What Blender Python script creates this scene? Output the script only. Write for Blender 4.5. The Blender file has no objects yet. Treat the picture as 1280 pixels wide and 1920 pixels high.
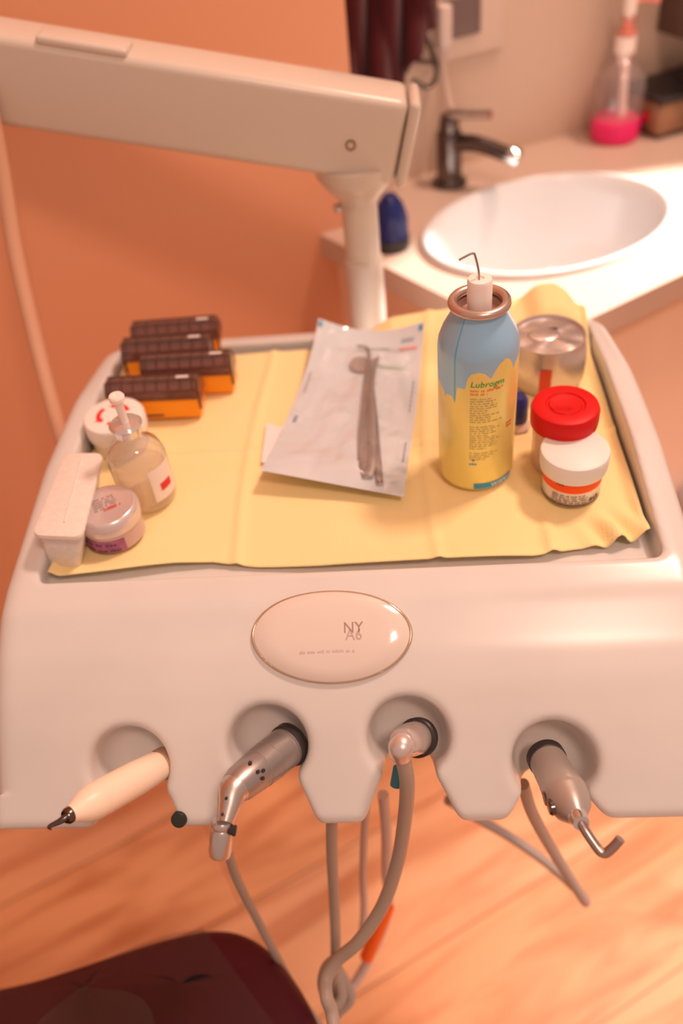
import bpy, bmesh, math, random
import numpy as np
from mathutils import Vector, Matrix, noise as mnoise
random.seed(7)
S = bpy.context.scene
COL = S.collection
# ------------------------------------------------------------------ camera
FPX = 1600.0
CAM = Vector((0, 0, 1.30))
Bm = Matrix(((0.9955193964, -0.0479846989, -0.0814776044),
             (0.0247077751, -0.6997298276, 0.7139801778),
             (-0.0912724339, -0.7127942460, -0.6954090205)))   # columns: image right, image down, forward
cd = bpy.data.cameras.new('camera')
cam = bpy.data.objects.new('camera', cd)
COL.objects.link(cam)
rx, dn, fw = Bm.col[0], Bm.col[1], Bm.col[2]
cam.matrix_world = Matrix(((rx.x, -dn.x, -fw.x, CAM.x), (rx.y, -dn.y, -fw.y, CAM.y), (rx.z, -dn.z, -fw.z, CAM.z), (0, 0, 0, 1)))
cd.sensor_fit = 'VERTICAL'
cd.sensor_height = 36
cd.lens = 36 * FPX / 1920
cd.clip_start = 0.02
cd.dof.use_dof = True
cd.dof.focus_distance = 0.575
cd.dof.aperture_fstop = 2.6
S.camera = cam
# ------------------------------------------------------------------ world, lights, exposure
S.view_settings.view_transform = 'Standard'
S.view_settings.look = 'None'
S.view_settings.gamma = 1
S.view_settings.exposure = 0.0
S.cycles.transparent_max_bounces = 32
w = bpy.data.worlds.new('world')
S.world = w
w.use_nodes = True
w.node_tree.nodes['Background'].inputs[0].default_value = (1.0, 0.63, 0.49, 1)
w.node_tree.nodes['Background'].inputs[1].default_value = 0.55


def area(name, loc, target, size, power, color, spread=180, sy=None):
    l = bpy.data.lights.new(name, 'AREA')
    l.energy = power
    l.color = color
    l.size = size
    if sy:
        l.shape = 'RECTANGLE'
        l.size_y = sy
    l.spread = math.radians(spread)
    o = bpy.data.objects.new(name, l)
    o.location = loc
    o.rotation_euler = (Vector(target) - Vector(loc)).to_track_quat('-Z', 'Y').to_euler()
    COL.objects.link(o)
    return o


area('ceiling_lamp', (0.9, 1.05, 2.9), (0.0, 0.5, 0.8), 0.36, 35, (1, 0.66, 0.52), sy=0.22)
area('ceiling_lamp', (0.55, -0.55, 2.7), (0.1, 0.5, 0.4), 0.34, 16, (1, 0.66, 0.52))
area('floor_fill', (1.35, 0.15, 1.25), (0.42, 0.46, 0.0), 0.3, 2.6, (0.85, 0.86, 1.0), spread=58)  # added unseen fill, brightens the floor at the right
sp = bpy.data.lights.new('counter_spot', 'SPOT')  # narrow beam for the bright patch across counter and basin
sp.energy = 480
sp.color = (1, 0.92, 0.88)
sp.spot_size = math.radians(12.8)
sp.spot_blend = 0.12
sp.shadow_soft_size = 0.02
spo = bpy.data.objects.new('counter_spot', sp)
spo.location = (0.245 + 0.83 * 1.28, 0.932 + 0.56 * 1.28, 0.80 + 0.70)
spo.rotation_euler = (Vector((0.245, 0.932, 0.80)) - spo.location).to_track_quat('-Z', 'Y').to_euler()
COL.objects.link(spo)


# ------------------------------------------------------------------ measuring helpers
def ray(px, py):
    return Bm @ Vector((px - 640, py - 960, FPX))


def onz(px, py, z):
    d = ray(px, py)
    return CAM + d * ((z - CAM.z) / d.z)


def ony(px, py, y):
    d = ray(px, py)
    return CAM + d * ((y - CAM.y) / d.y)


def dep(px, py, D):
    return CAM + ray(px, py) * (D / FPX)


def depth_of(p):
    return (Vector(p) - CAM).dot(fw)


def seat(px, py, r, z):
    """centre of a round base of radius r whose nearest edge shows at px,py"""
    p = onz(px, py, z)
    d = Vector((p.x, p.y, 0)).normalized()
    return Vector((p.x, p.y, z)) + d * r


def zrow(py, c):
    """height above the point c at which the image row py is reached"""
    lo, hi = c.z, c.z + 1.0
    for _ in range(40):
        m = (lo + hi) / 2
        v = Bm.transposed() @ (Vector((c.x, c.y, m)) - CAM)
        if v.y / v.z * FPX + 960 > py:
            lo = m
        else:
            hi = m
    return lo


# ------------------------------------------------------------------ materials
MATS = {}


def mat(name, col, rough=0.5, metal=0.0, spec=0.5, var=0.0, vscale=30, bump=0.0, bscale=60, trans=0.0, ior=1.45, alpha=1.0, coat=0.0, sheen=0.0, sss=0.0, emit=0.0):
    if name in MATS:
        return MATS[name]
    m = bpy.data.materials.new(name)
    m.use_nodes = True
    nt = m.node_tree
    p = nt.nodes['Principled BSDF']
    p.inputs['Base Color'].default_value = (*col, 1)
    p.inputs['Roughness'].default_value = rough
    p.inputs['Metallic'].default_value = metal
    p.inputs['Specular IOR Level'].default_value = spec
    p.inputs['Transmission Weight'].default_value = trans
    p.inputs['IOR'].default_value = ior
    p.inputs['Alpha'].default_value = alpha
    p.inputs['Coat Weight'].default_value = coat
    p.inputs['Sheen Weight'].default_value = sheen
    if sss:
        p.inputs['Subsurface Weight'].default_value = sss
        p.inputs['Subsurface Radius'].default_value = (1, 0.6, 0.4)
        p.inputs['Subsurface Scale'].default_value = 0.006
    tc = nt.nodes.new('ShaderNodeTexCoord')
    if var:
        n = nt.nodes.new('ShaderNodeTexNoise')
        n.inputs['Scale'].default_value = vscale
        n.inputs['Detail'].default_value = 6
        r = nt.nodes.new('ShaderNodeMapRange')
        r.inputs['From Min'].default_value = 0.35
        r.inputs['From Max'].default_value = 0.75
        r.inputs['To Min'].default_value = 1
        r.inputs['To Max'].default_value = 1 - var
        mx = nt.nodes.new('ShaderNodeVectorMath')
        mx.operation = 'SCALE'
        mx.inputs[0].default_value = col
        nt.links.new(tc.outputs['Object'], n.inputs['Vector'])
        nt.links.new(n.outputs['Fac'], r.inputs['Value'])
        nt.links.new(r.outputs[0], mx.inputs['Scale'])
        nt.links.new(mx.outputs[0], p.inputs['Base Color'])
    if bump:
        n2 = nt.nodes.new('ShaderNodeTexNoise')
        n2.inputs['Scale'].default_value = bscale
        n2.inputs['Detail'].default_value = 4
        b = nt.nodes.new('ShaderNodeBump')
        b.inputs['Strength'].default_value = bump
        b.inputs['Distance'].default_value = 0.004
        nt.links.new(tc.outputs['Object'], n2.inputs['Vector'])
        nt.links.new(n2.outputs['Fac'], b.inputs['Height'])
        nt.links.new(b.outputs[0], p.inputs['Normal'])
    MATS[name] = m
    return m


def film_mat(name, col, milk, gloss=1.0, bump=0.6, bscale=35, rough=0.06):
    """thin clear plastic: see-through, slightly milky, with a glossy skin"""
    m = bpy.data.materials.new(name)
    m.use_nodes = True
    nt = m.node_tree
    nt.nodes.clear()
    N = nt.nodes.new
    out = N('ShaderNodeOutputMaterial')
    tr = N('ShaderNodeBsdfTransparent')
    tr.inputs[0].default_value = (*col, 1)
    df = N('ShaderNodeBsdfDiffuse')
    df.inputs[0].default_value = (*[min(1, c) for c in col], 1)
    gl = N('ShaderNodeBsdfGlossy')
    gl.inputs['Roughness'].default_value = rough
    m1 = N('ShaderNodeMixShader')
    m1.inputs[0].default_value = milk
    m2 = N('ShaderNodeMixShader')
    lw = N('ShaderNodeLayerWeight')
    lw.inputs['Blend'].default_value = 0.5
    pw_ = N('ShaderNodeMath')
    pw_.operation = 'POWER'
    pw_.inputs[1].default_value = 4.0
    ml = N('ShaderNodeMath')
    ml.operation = 'MULTIPLY_ADD'
    ml.inputs[1].default_value = 0.8 * gloss
    ml.inputs[2].default_value = 0.05 * gloss
    ml.use_clamp = True
    tc = N('ShaderNodeTexCoord')
    nz = N('ShaderNodeTexNoise')
    nz.inputs['Scale'].default_value = bscale
    nz.inputs['Detail'].default_value = 2
    bp = N('ShaderNodeBump')
    bp.inputs['Strength'].default_value = bump
    bp.inputs['Distance'].default_value = 0.01
    L = nt.links.new
    L(tc.outputs['Object'], nz.inputs['Vector'])
    L(nz.outputs['Fac'], bp.inputs['Height'])
    L(bp.outputs[0], gl.inputs['Normal'])
    L(bp.outputs[0], lw.inputs['Normal'])
    L(lw.outputs['Facing'], pw_.inputs[0])
    L(pw_.outputs[0], ml.inputs[0])
    L(ml.outputs[0], m2.inputs[0])
    L(tr.outputs[0], m1.inputs[1])
    L(df.outputs[0], m1.inputs[2])
    L(m1.outputs[0], m2.inputs[1])
    L(gl.outputs[0], m2.inputs[2])
    L(m2.outputs[0], out.inputs[0])
    MATS[name] = m
    return m


def floor_mat():
    m = bpy.data.materials.new('wood_laminate')
    m.use_nodes = True
    nt = m.node_tree
    p = nt.nodes['Principled BSDF']
    N = nt.nodes.new
    L = nt.links.new
    tc = N('ShaderNodeTexCoord')
    mp = N('ShaderNodeMapping')
    mp.inputs['Rotation'].default_value = (0, 0, math.radians(-29.5))
    L(tc.outputs['Object'], mp.inputs['Vector'])
    br = N('ShaderNodeTexBrick')
    br.inputs['Scale'].default_value = 1
    br.inputs['Brick Width'].default_value = 1.2
    br.inputs['Row Height'].default_value = 0.19
    br.inputs['Mortar Size'].default_value = 0.0015
    br.inputs['Color1'].default_value = (0.86, 0.40, 0.17, 1)
    br.inputs['Color2'].default_value = (0.92, 0.48, 0.24, 1)
    br.inputs['Mortar'].default_value = (0.40, 0.17, 0.07, 1)
    L(mp.outputs[0], br.inputs['Vector'])
    m2 = N('ShaderNodeMapping')
    m2.inputs['Scale'].default_value = (1.6, 11, 1)
    L(mp.outputs[0], m2.inputs['Vector'])
    nz = N('ShaderNodeTexNoise')
    nz.inputs['Scale'].default_value = 1.6
    nz.inputs['Detail'].default_value = 6
    nz.inputs['Distortion'].default_value = 1.2
    L(m2.outputs[0], nz.inputs['Vector'])
    cr = N('ShaderNodeValToRGB')
    cr.color_ramp.elements[0].position = 0.32
    cr.color_ramp.elements[0].color = (0.66, 0.47, 0.36, 1)
    cr.color_ramp.elements[1].position = 0.58
    cr.color_ramp.elements[1].color = (1, 1, 1, 1)
    L(nz.outputs['Fac'], cr.inputs['Fac'])
    mx = N('ShaderNodeMix')
    mx.data_type = 'RGBA'
    mx.blend_type = 'MULTIPLY'
    mx.inputs[0].default_value = 0.9
    L(br.outputs['Color'], mx.inputs[6])
    L(cr.outputs[0], mx.inputs[7])
    L(mx.outputs[2], p.inputs['Base Color'])
    p.inputs['Roughness'].default_value = 0.42
    return m


def can_mat(z0, cx, cy):
    """sky-blue top, yellow scalloped lower field, printed on the can itself"""
    m = bpy.data.materials.new('printed_can')
    m.use_nodes = True
    nt = m.node_tree
    p = nt.nodes['Principled BSDF']
    p.inputs['Roughness'].default_value = 0.28
    p.inputs['Metallic'].default_value = 0.25
    N = nt.nodes.new
    L = nt.links.new
    tc = N('ShaderNodeTexCoord')
    sx = N('ShaderNodeSeparateXYZ')
    L(tc.outputs['Object'], sx.inputs[0])

    def mth(op, a, b=None):
        n = N('ShaderNodeMath')
        n.operation = op
        for i, v in enumerate((a, b)):
            if v is None:
                continue
            if isinstance(v, (int, float)):
                n.inputs[i].default_value = v
            else:
                L(v, n.inputs[i])
        return n.outputs[0]
    ang = mth('ARCTAN2', sx.outputs[1], sx.outputs[0])      # -pi/2 faces the viewer
    a1 = mth('ADD', ang, math.pi / 2)
    a1 = mth('SUBTRACT', a1, mth('MULTIPLY', mth('GREATER_THAN', a1, math.pi), 2 * math.pi))
    fc = N('ShaderNodeFloatCurve')
    cpts = [(-3.14, .100), (-2.2, .102), (-1.9, .095), (-1.5, .103), (-1.25, .104), (-1.0, .100), (-0.95, .095), (-0.90, .099), (-0.72, .100), (-0.60, .094),
            (-0.58, .104), (-0.55, .109), (-0.34, .109), (-0.325, .112), (-0.28, .1185), (-0.18, .1225), (0.0, .1240), (0.14, .1225), (0.24, .1190), (0.29, .1180), (0.38, .1235),
            (0.50, .1285), (0.68, .1310), (0.80, .1290), (0.90, .124), (0.97, .118), (1.05, .122), (1.3, .126), (1.6, .115), (2.2, .100), (3.14, .100)]
    cv = fc.mapping.curves[0]
    while len(cv.points) > 2:
        cv.points.remove(cv.points[1])
    cv.points[0].location = (0.0, cpts[0][1] / 0.2)
    cv.points[1].location = (1.0, cpts[-1][1] / 0.2)
    for a_, h_ in cpts[1:-1]:
        cv.points.new((a_ + math.pi) / (2 * math.pi), h_ / 0.2)
    for p_ in cv.points:
        p_.handle_type = 'VECTOR'
    fc.mapping.update()
    L(mth('DIVIDE', mth('ADD', a1, math.pi), 2 * math.pi), fc.inputs['Value'])
    hgt = mth('ADD', mth('MULTIPLY', fc.outputs[0], 0.2), z0)
    yel = mth('LESS_THAN', sx.outputs[2], hgt)
    mx = N('ShaderNodeMix')
    mx.data_type = 'RGBA'
    mx.inputs[6].default_value = (0.33, 0.60, 0.85, 1)
    mx.inputs[7].default_value = (0.86, 0.74, 0.24, 1)
    L(yel, mx.inputs[0])
    ln = mth('LESS_THAN', mth('ABSOLUTE', mth('ADD', a1, 0.62)), 0.025)
    ln = mth('MULTIPLY', ln, mth('SUBTRACT', 1.0, yel))
    m3 = N('ShaderNodeMix')
    m3.data_type = 'RGBA'
    m3.inputs[7].default_value = (0.16, 0.45, 0.72, 1)
    L(ln, m3.inputs[0])
    L(mx.outputs[2], m3.inputs[6])
    L(m3.outputs[2], p.inputs['Base Color'])
    return m


M_white = mat('white_plastic', (0.70, 0.69, 0.67), rough=0.24, var=0.09, vscale=9)
M_cream = mat('cream_enamel', (0.62, 0.54, 0.46), rough=0.28)
M_grey = mat('grey_recess', (0.55, 0.5, 0.46), rough=0.5)
M_wallo = mat('tan_wall_paint', (0.74, 0.35, 0.195), rough=0.55, var=0.05, vscale=2)
M_wallb = mat('cream_wall_paint', (0.62, 0.46, 0.35), rough=0.6)
M_count = mat('countertop', (0.58, 0.44, 0.35), rough=0.35)
M_cab = mat('cabinet_laminate', (0.86, 0.60, 0.42), rough=0.45)
M_porc = mat('porcelain', (0.68, 0.66, 0.65), rough=0.12)
M_chrome = mat('chrome', (0.75, 0.73, 0.72), rough=0.12, metal=1)
M_dchrome = mat('dark_chrome', (0.16, 0.13, 0.12), rough=0.18, metal=1)
M_steel = mat('brushed_steel', (0.62, 0.58, 0.56), rough=0.30, metal=1)
M_hp = mat('satin_grey_metal', (0.40, 0.37, 0.36), rough=0.33, metal=0.8)
M_dark = mat('black_rubber', (0.02, 0.025, 0.02), rough=0.5)
M_black = mat('black_plastic', (0.03, 0.025, 0.025), rough=0.4)
M_hose = mat('grey_tubing', (0.40, 0.32, 0.26), rough=0.4)
M_hose2 = mat('pale_grey_tubing', (0.56, 0.42, 0.36), rough=0.4)
M_cloth = mat('yellow_bib_paper', (0.93, 0.76, 0.38), rough=0.8, bump=0.25, bscale=900)
M_lid = mat('smoked_plastic', (0.10, 0.045, 0.035), rough=0.15)
M_orange = mat('amber_plastic', (0.93, 0.33, 0.01), rough=0.25)
M_red = mat('red_plastic', (0.62, 0.006, 0.006), rough=0.45, spec=0.3)
M_redink = mat('red_ink', (0.75, 0.03, 0.03), rough=0.6)
M_grnink = mat('green_ink', (0.04, 0.38, 0.06), rough=0.6)
M_bluink = mat('blue_ink', (0.03, 0.30, 0.52), rough=0.5)
M_greyink = mat('grey_ink', (0.50, 0.40, 0.18), rough=0.7)
M_darkink = mat('dark_ink', (0.10, 0.07, 0.06), rough=0.7)
M_faint = mat('faint_ink', (0.60, 0.50, 0.45), rough=0.7)
M_whiteink = mat('white_ink', (0.9, 0.9, 0.9), rough=0.6)
M_alu = mat('aluminium', (0.66, 0.60, 0.58), rough=0.36, metal=0.9, bump=0.35, bscale=40)
M_maroon = mat('maroon_vinyl', (0.075, 0.003, 0.012), rough=0.5)
M_towel = mat('dark_red_terry', (0.065, 0.002, 0.004), rough=0.95, sheen=0.1, bump=0.5, bscale=300)


# ------------------------------------------------------------------ mesh helpers
def finish(bm, name, m, parent=None, smooth=True, ang=35, loc=None, rot=None):
    bmesh.ops.recalc_face_normals(bm, faces=bm.faces)
    if smooth:
        for f in bm.faces:
            f.smooth = True
        lim = math.radians(ang)
        for e in bm.edges:
            if len(e.link_faces) == 2 and e.calc_face_angle(0) > lim:
                e.smooth = False
    me = bpy.data.meshes.new(name)
    bm.to_mesh(me)
    bm.free()
    o = bpy.data.objects.new(name, me)
    COL.objects.link(o)
    if m:
        me.materials.append(m)
    if loc is not None:
        o.location = loc
    if rot is not None:
        o.rotation_euler = rot
    if parent:
        o.parent = parent
    return o


def thing(name, label, cat, loc=(0, 0, 0), rotz=0, group=None):
    o = bpy.data.objects.new(name, None)
    o.empty_display_size = 0.02
    COL.objects.link(o)
    o.location = loc
    o.rotation_euler = (0, 0, rotz)
    tag(o, label, cat, group)
    return o


def tag(o, label, cat, group=None, kind=None):
    o['label'] = label
    o['category'] = cat
    if group:
        o['group'] = group
    if kind:
        o['kind'] = kind
    return o


def struct(o):
    o['kind'] = 'structure'
    return o


def lathe(prof, seg=48, bm=None, M=None, closed=False):
    bm = bm or bmesh.new()
    M = M or Matrix()
    rings = []
    for r, z in prof:
        if r < 1e-6:
            rings.append([bm.verts.new(M @ Vector((0, 0, z)))])
        else:
            rings.append([bm.verts.new(M @ Vector((r * math.cos(2 * math.pi * i / seg), r * math.sin(2 * math.pi * i / seg), z))) for i in range(seg)])
    for a, b in zip(rings, rings[1:]):
        for i in range(seg):
            j = (i + 1) % seg
            if len(a) == 1 and len(b) == 1:
                continue
            if len(a) == 1:
                bm.faces.new((a[0], b[i], b[j]))
            elif len(b) == 1:
                bm.faces.new((a[i], a[j], b[0]))
            else:
                bm.faces.new((a[i], a[j], b[j], b[i]))
    return bm


def box(sx, sy, sz, c=(0, 0, 0), bev=0.0, seg=3, bm=None, M=None):
    b2 = bmesh.new()
    bmesh.ops.create_cube(b2, size=1)
    for v in b2.verts:
        v.co = Vector((v.co.x * sx, v.co.y * sy, v.co.z * sz))
    if bev:
        bmesh.ops.bevel(b2, geom=b2.edges[:], offset=bev, segments=seg, profile=0.5, affect='EDGES')
    T = Matrix.Translation(Vector(c))
    if M:
        T = M @ T
    b2.transform(T)
    if bm is None:
        return b2
    tmp = bpy.data.meshes.new('tmp')
    b2.to_mesh(tmp)
    b2.free()
    bm.from_mesh(tmp)
    bpy.data.meshes.remove(tmp)
    return bm


def catmull(pts, n=12):
    P = [Vector(p) for p in pts]
    P = [P[0] * 2 - P[1]] + P + [P[-1] * 2 - P[-2]]
    out = []
    for i in range(1, len(P) - 2):
        for k in range(n):
            t = k / n
            a, b, c, d = P[i - 1], P[i], P[i + 1], P[i + 2]
            out.append(0.5 * ((2 * b) + (c - a) * t + (2 * a - 5 * b + 4 * c - d) * t * t + (3 * b - a - 3 * c + d) * t ** 3))
    out.append(P[-2])
    return out


def tube(pts, rad, seg=14, bm=None, n=12, smooth=True, caps=True):
    bm = bm or bmesh.new()
    P = catmull(pts, n) if smooth and len(pts) > 2 else [Vector(p) for p in pts]
    m = len(P)
    rr = rad if callable(rad) else (lambda t: rad)
    prev = None
    rings = []
    for i, p in enumerate(P):
        d = (P[min(i + 1, m - 1)] - P[max(i - 1, 0)]).normalized()
        if prev is None:
            u = d.orthogonal().normalized()
        else:
            u = (prev - d * prev.dot(d)).normalized()
        prev = u
        v = d.cross(u)
        r = rr(i / (m - 1))
        rings.append([bm.verts.new(p + (u * math.cos(2 * math.pi * k / seg) + v * math.sin(2 * math.pi * k / seg)) * r) for k in range(seg)])
    for a, b in zip(rings, rings[1:]):
        for k in range(seg):
            bm.faces.new((a[k], a[(k + 1) % seg], b[(k + 1) % seg], b[k]))
    if caps:
        bm.faces.new(rings[0][::-1])
        bm.faces.new(rings[-1])
    return bm


def frame_z(p, d):
    """matrix at p whose local z points along d"""
    d = Vector(d).normalized()
    q = Vector((0, 0, 1)).rotation_difference(d)
    return Matrix.Translation(Vector(p)) @ q.to_matrix().to_4x4()


def grid(f, nu, nv, bm=None):
    bm = bm or bmesh.new()
    V = [[bm.verts.new(f(i / nu, j / nv)) for j in range(nv + 1)] for i in range(nu + 1)]
    for i in range(nu):
        for j in range(nv):
            bm.faces.new((V[i][j], V[i + 1][j], V[i + 1][j + 1], V[i][j + 1]))
    return bm


def prism(poly, z0, z1, bm=None, M=None, bev=0):
    b2 = bmesh.new()
    a = [b2.verts.new((x, y, z0)) for x, y in poly]
    b = [b2.verts.new((x, y, z1)) for x, y in poly]
    n = len(poly)
    b2.faces.new(a[::-1])
    b2.faces.new(b)
    for i in range(n):
        b2.faces.new((a[i], a[(i + 1) % n], b[(i + 1) % n], b[i]))
    if bev:
        bmesh.ops.bevel(b2, geom=b2.edges[:], offset=bev, segments=3, profile=0.5, affect='EDGES')
    if M:
        b2.transform(M)
    if bm is None:
        return b2
    tmp = bpy.data.meshes.new('tmp')
    b2.to_mesh(tmp)
    b2.free()
    bm.from_mesh(tmp)
    bpy.data.meshes.remove(tmp)
    return bm


def text_bm(body, size, align='CENTER', shear=0.0):
    """lettering as a subdivided flat mesh in local x,y"""
    c = bpy.data.curves.new('t', 'FONT')
    c.body = body
    c.size = size
    c.align_x = align
    c.shear = shear
    c.resolution_u = 2
    o = bpy.data.objects.new('t', c)
    COL.objects.link(o)
    dg = bpy.context.evaluated_depsgraph_get()
    me = bpy.data.meshes.new_from_object(o.evaluated_get(dg))
    bm = bmesh.new()
    bm.from_mesh(me)
    bpy.data.objects.remove(o)
    bpy.data.meshes.remove(me)
    bpy.data.curves.remove(c)
    bmesh.ops.triangulate(bm, faces=bm.faces[:])
    return bm


def dashes(lines, bm=None, rnd=None):
    """illegible small print: lines = (x0, x1, y, height)"""
    bm = bm or bmesh.new()
    rnd = rnd or random
    for x0, x1, y, h in lines:
        x = x0
        while x < x1:
            wl = h * rnd.uniform(0.8, 3.2)
            xe = min(x + wl, x1)
            yy = h * 0.5
            n = max(1, int((xe - x) / (h * 0.45)))
            for k in range(n):
                a = x + (xe - x) * k / n
                b = a + (xe - x) / n * 0.72
                hh = yy * rnd.uniform(0.7, 1.25)
                v = [bm.verts.new((a, y, 0)), bm.verts.new((b, y, 0)), bm.verts.new((b, y + hh, 0)), bm.verts.new((a, y + hh, 0))]
                bm.faces.new(v)
            x = xe + h * 0.5
    return bm


def rect(x0, x1, y0, y1, bm=None, n=1):
    bm = bm or bmesh.new()
    for k in range(n):
        a = x0 + (x1 - x0) * k / n
        b = x0 + (x1 - x0) * (k + 1) / n
        bm.faces.new([bm.verts.new((a, y0, 0)), bm.verts.new((b, y0, 0)), bm.verts.new((b, y1, 0)), bm.verts.new((a, y1, 0))])
    return bm


def wrap(bm, R, a0=0.0, eps=0.0002, rfun=None):
    """roll flat x,y around the z axis; x=0 faces angle a0 (0 = towards the viewer, -Y)"""
    for v in bm.verts:
        x, y, z = v.co
        r = (rfun(y) if rfun else R) + eps
        a = -math.pi / 2 + a0 + x / R
        v.co = (r * math.cos(a), r * math.sin(a), y)
    return bm


# ------------------------------------------------------------------ room
TH = math.radians(29.2)
U = Vector((math.cos(TH), math.sin(TH), 0))
V_ = Vector((-math.sin(TH), math.cos(TH), 0))
Rroom = Matrix.Rotation(TH, 4, 'Z')
CZ = 0.80                                             # counter height
struct(finish(box(7, 7, 0.1, (0, 1.2, -0.05)), 'floor', floor_mat(), smooth=False))
W0 = Vector((-0.016, 1.147, 0))                       # foot of the back wall
wang = math.atan2(1.364 - 1.147, 0.437 + 0.016)


def slab(name, p, ang, length, thick, z0, z1, m, off=0.0):
    """upright slab starting at p, running along ang, its near face on the line"""
    M = Matrix.Translation(Vector((p[0], p[1], 0))) @ Matrix.Rotation(ang, 4, 'Z')
    b = box(length, thick, z1 - z0, (length / 2 + off, thick / 2, (z0 + z1) / 2), M=M)
    return finish(b, name, m, smooth=False)


struct(slab('wall_back', W0 - Vector((math.cos(wang), math.sin(wang), 0)) * 0.6, wang, 3.0, 0.1, 0, 2.6, M_wallb))
E0 = Vector((-0.0455, 1.05, 0))
WA = TH
pw = E0 - Vector((math.cos(WA), math.sin(WA), 0)) * 2.6
struct(slab('wall_left', pw, WA, 2.6, 0.07, 0, 2.6, M_wallo))

# ------------------------------------------------------------------ counter with basin
A_ = Vector((-0.0985 - 0.03, 1.02 + 0.035))
def line_x(p, d, q, e):
    t = ((q[0] - p[0]) * e[1] - (q[1] - p[1]) * e[0]) / (d[0] * e[1] - d[1] * e[0])
    return (p[0] + t * d[0], p[1] + t * d[1])
Ld = (0.07, -0.082)
Rd = (0.104, 0.070)
P_corner = line_x((-0.018, 0.926), Ld, (0.205, 0.791), Rd)
P_left = line_x((-0.018, 0.926), Ld, (E0.x, E0.y), (U.x, U.y))
P_wl = line_x((E0.x, E0.y), (V_.x, V_.y), (W0.x, W0.y), (math.cos(wang), math.sin(wang)))
P_wr = (W0.x + 1.5 * math.cos(wang), W0.y + 1.5 * math.sin(wang))
P_fr = (P_corner[0] + 1.5 * Rd[0] / 0.1254, P_corner[1] + 1.5 * Rd[1] / 0.1254)
E1 = (E0.x + 0.002, E0.y - 0.001)
cpoly = [P_left, P_corner, P_fr, P_wr, P_wl, E1]
counter = thing('vanity_counter', 'pale laminate vanity counter with an inset round white basin', 'counter', (P_corner[0], P_corner[1], 0))
bc = onz(1026, 418, CZ)                               # basin centre
BR = 0.158                                            # basin outer radius along the wall
BRy = 0.118
ba = TH - 0.05
ctr = Vector((bc.x, bc.y, 0))


def ell(a, s=1.0, z=0.0):
    x, y = BR * s * math.cos(a), BRy * s * math.sin(a)
    c, s2 = math.cos(ba), math.sin(ba)
    return Vector((ctr.x + x * c - y * s2, ctr.y + x * s2 + y * c, z))


# worktop as a slab with an oval opening
bm = bmesh.new()
NS = 96
inner_t = [bm.verts.new(ell(2 * math.pi * i / NS, 0.97, CZ)) for i in range(NS)]
inner_b = [bm.verts.new(ell(2 * math.pi * i / NS, 0.97, CZ - 0.03)) for i in range(NS)]


def outer_pt(d, z):
    best = None
    n = len(cpoly)
    for i in range(n):
        p, q = cpoly[i], cpoly[(i + 1) % n]
        e = (q[0] - p[0], q[1] - p[1])
        den = d[0] * e[1] - d[1] * e[0]
        if abs(den) < 1e-9:
            continue
        t = ((p[0] - ctr.x) * e[1] - (p[1] - ctr.y) * e[0]) / den
        s = ((p[0] - ctr.x) * d[1] - (p[1] - ctr.y) * d[0]) / den
        if t > 0 and -1e-6 <= s <= 1 + 1e-6 and (best is None or t < best):
            best = t
    return Vector((ctr.x + d[0] * best, ctr.y + d[1] * best, z))


angs = [math.atan2((ell(2 * math.pi * i / NS) - ctr).y, (ell(2 * math.pi * i / NS) - ctr).x) for i in range(NS)]
dirs = [(math.cos(a), math.sin(a)) for a in angs]
for cp in cpoly:                                      # snap the nearest spoke to each corner
    a = math.atan2(cp[1] - ctr.y, cp[0] - ctr.x)
    k = min(range(NS), key=lambda i: abs(math.remainder(angs[i] - a, 2 * math.pi)))
    dirs[k] = (math.cos(a), math.sin(a))
out_t = [bm.verts.new(outer_pt(d, CZ)) for d in dirs]
out_b = [bm.verts.new(outer_pt(d, CZ - 0.03)) for d in dirs]
for i in range(NS):
    j = (i + 1) % NS
    bm.faces.new((inner_t[i], inner_t[j], out_t[j], out_t[i]))
    bm.faces.new((inner_b[j], inner_b[i], out_b[i], out_b[j]))
    bm.faces.new((inner_t[j], inner_t[i], inner_b[i], inner_b[j]))
    bm.faces.new((out_t[i], out_t[j], out_b[j], out_b[i]))
finish(bm, 'worktop', M_count, counter)
counter.location = (0, 0, 0)
# basin with rolled rim
prof = [(1.04, 0.001), (1.035, 0.004), (1.01, 0.006), (0.975, 0.005), (0.95, -0.002), (0.92, -0.022), (0.84, -0.07), (0.70, -0.115), (0.45, -0.135), (0.15, -0.140), (0.08, -0.150), (0.0, -0.150)]
bm = bmesh.new()
rings = []
for s, z in prof:
    rings.append([bm.verts.new(ell(2 * math.pi * i / NS, s, CZ + z)) for i in range(NS)] if s else [bm.verts.new(ell(0, 0, CZ + z))])
for a, b in zip(rings, rings[1:]):
    for i in range(NS):
        j = (i + 1) % NS
        if len(b) == 1:
            bm.faces.new((a[i], a[j], b[0]))
        else:
            bm.faces.new((a[i], a[j], b[j], b[i]))
basin = finish(bm, 'basin', M_porc, counter, ang=60)
finish(lathe([(0.0, 0.003), (0.018, 0.003), (0.021, 0), (0.021, -0.004)], 32, M=Matrix.Translation((ctr.x, ctr.y, CZ - 0.149))), 'drain', M_chrome, basin)


# cabinet below: side panel, front doors, handle
def inset(p, q, d):
    e = Vector((q[0] - p[0], q[1] - p[1])).normalized()
    n = Vector((-e.y, e.x))
    return (p[0] + n.x * d, p[1] + n.y * d), (q[0] + n.x * d, q[1] + n.y * d)


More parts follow.
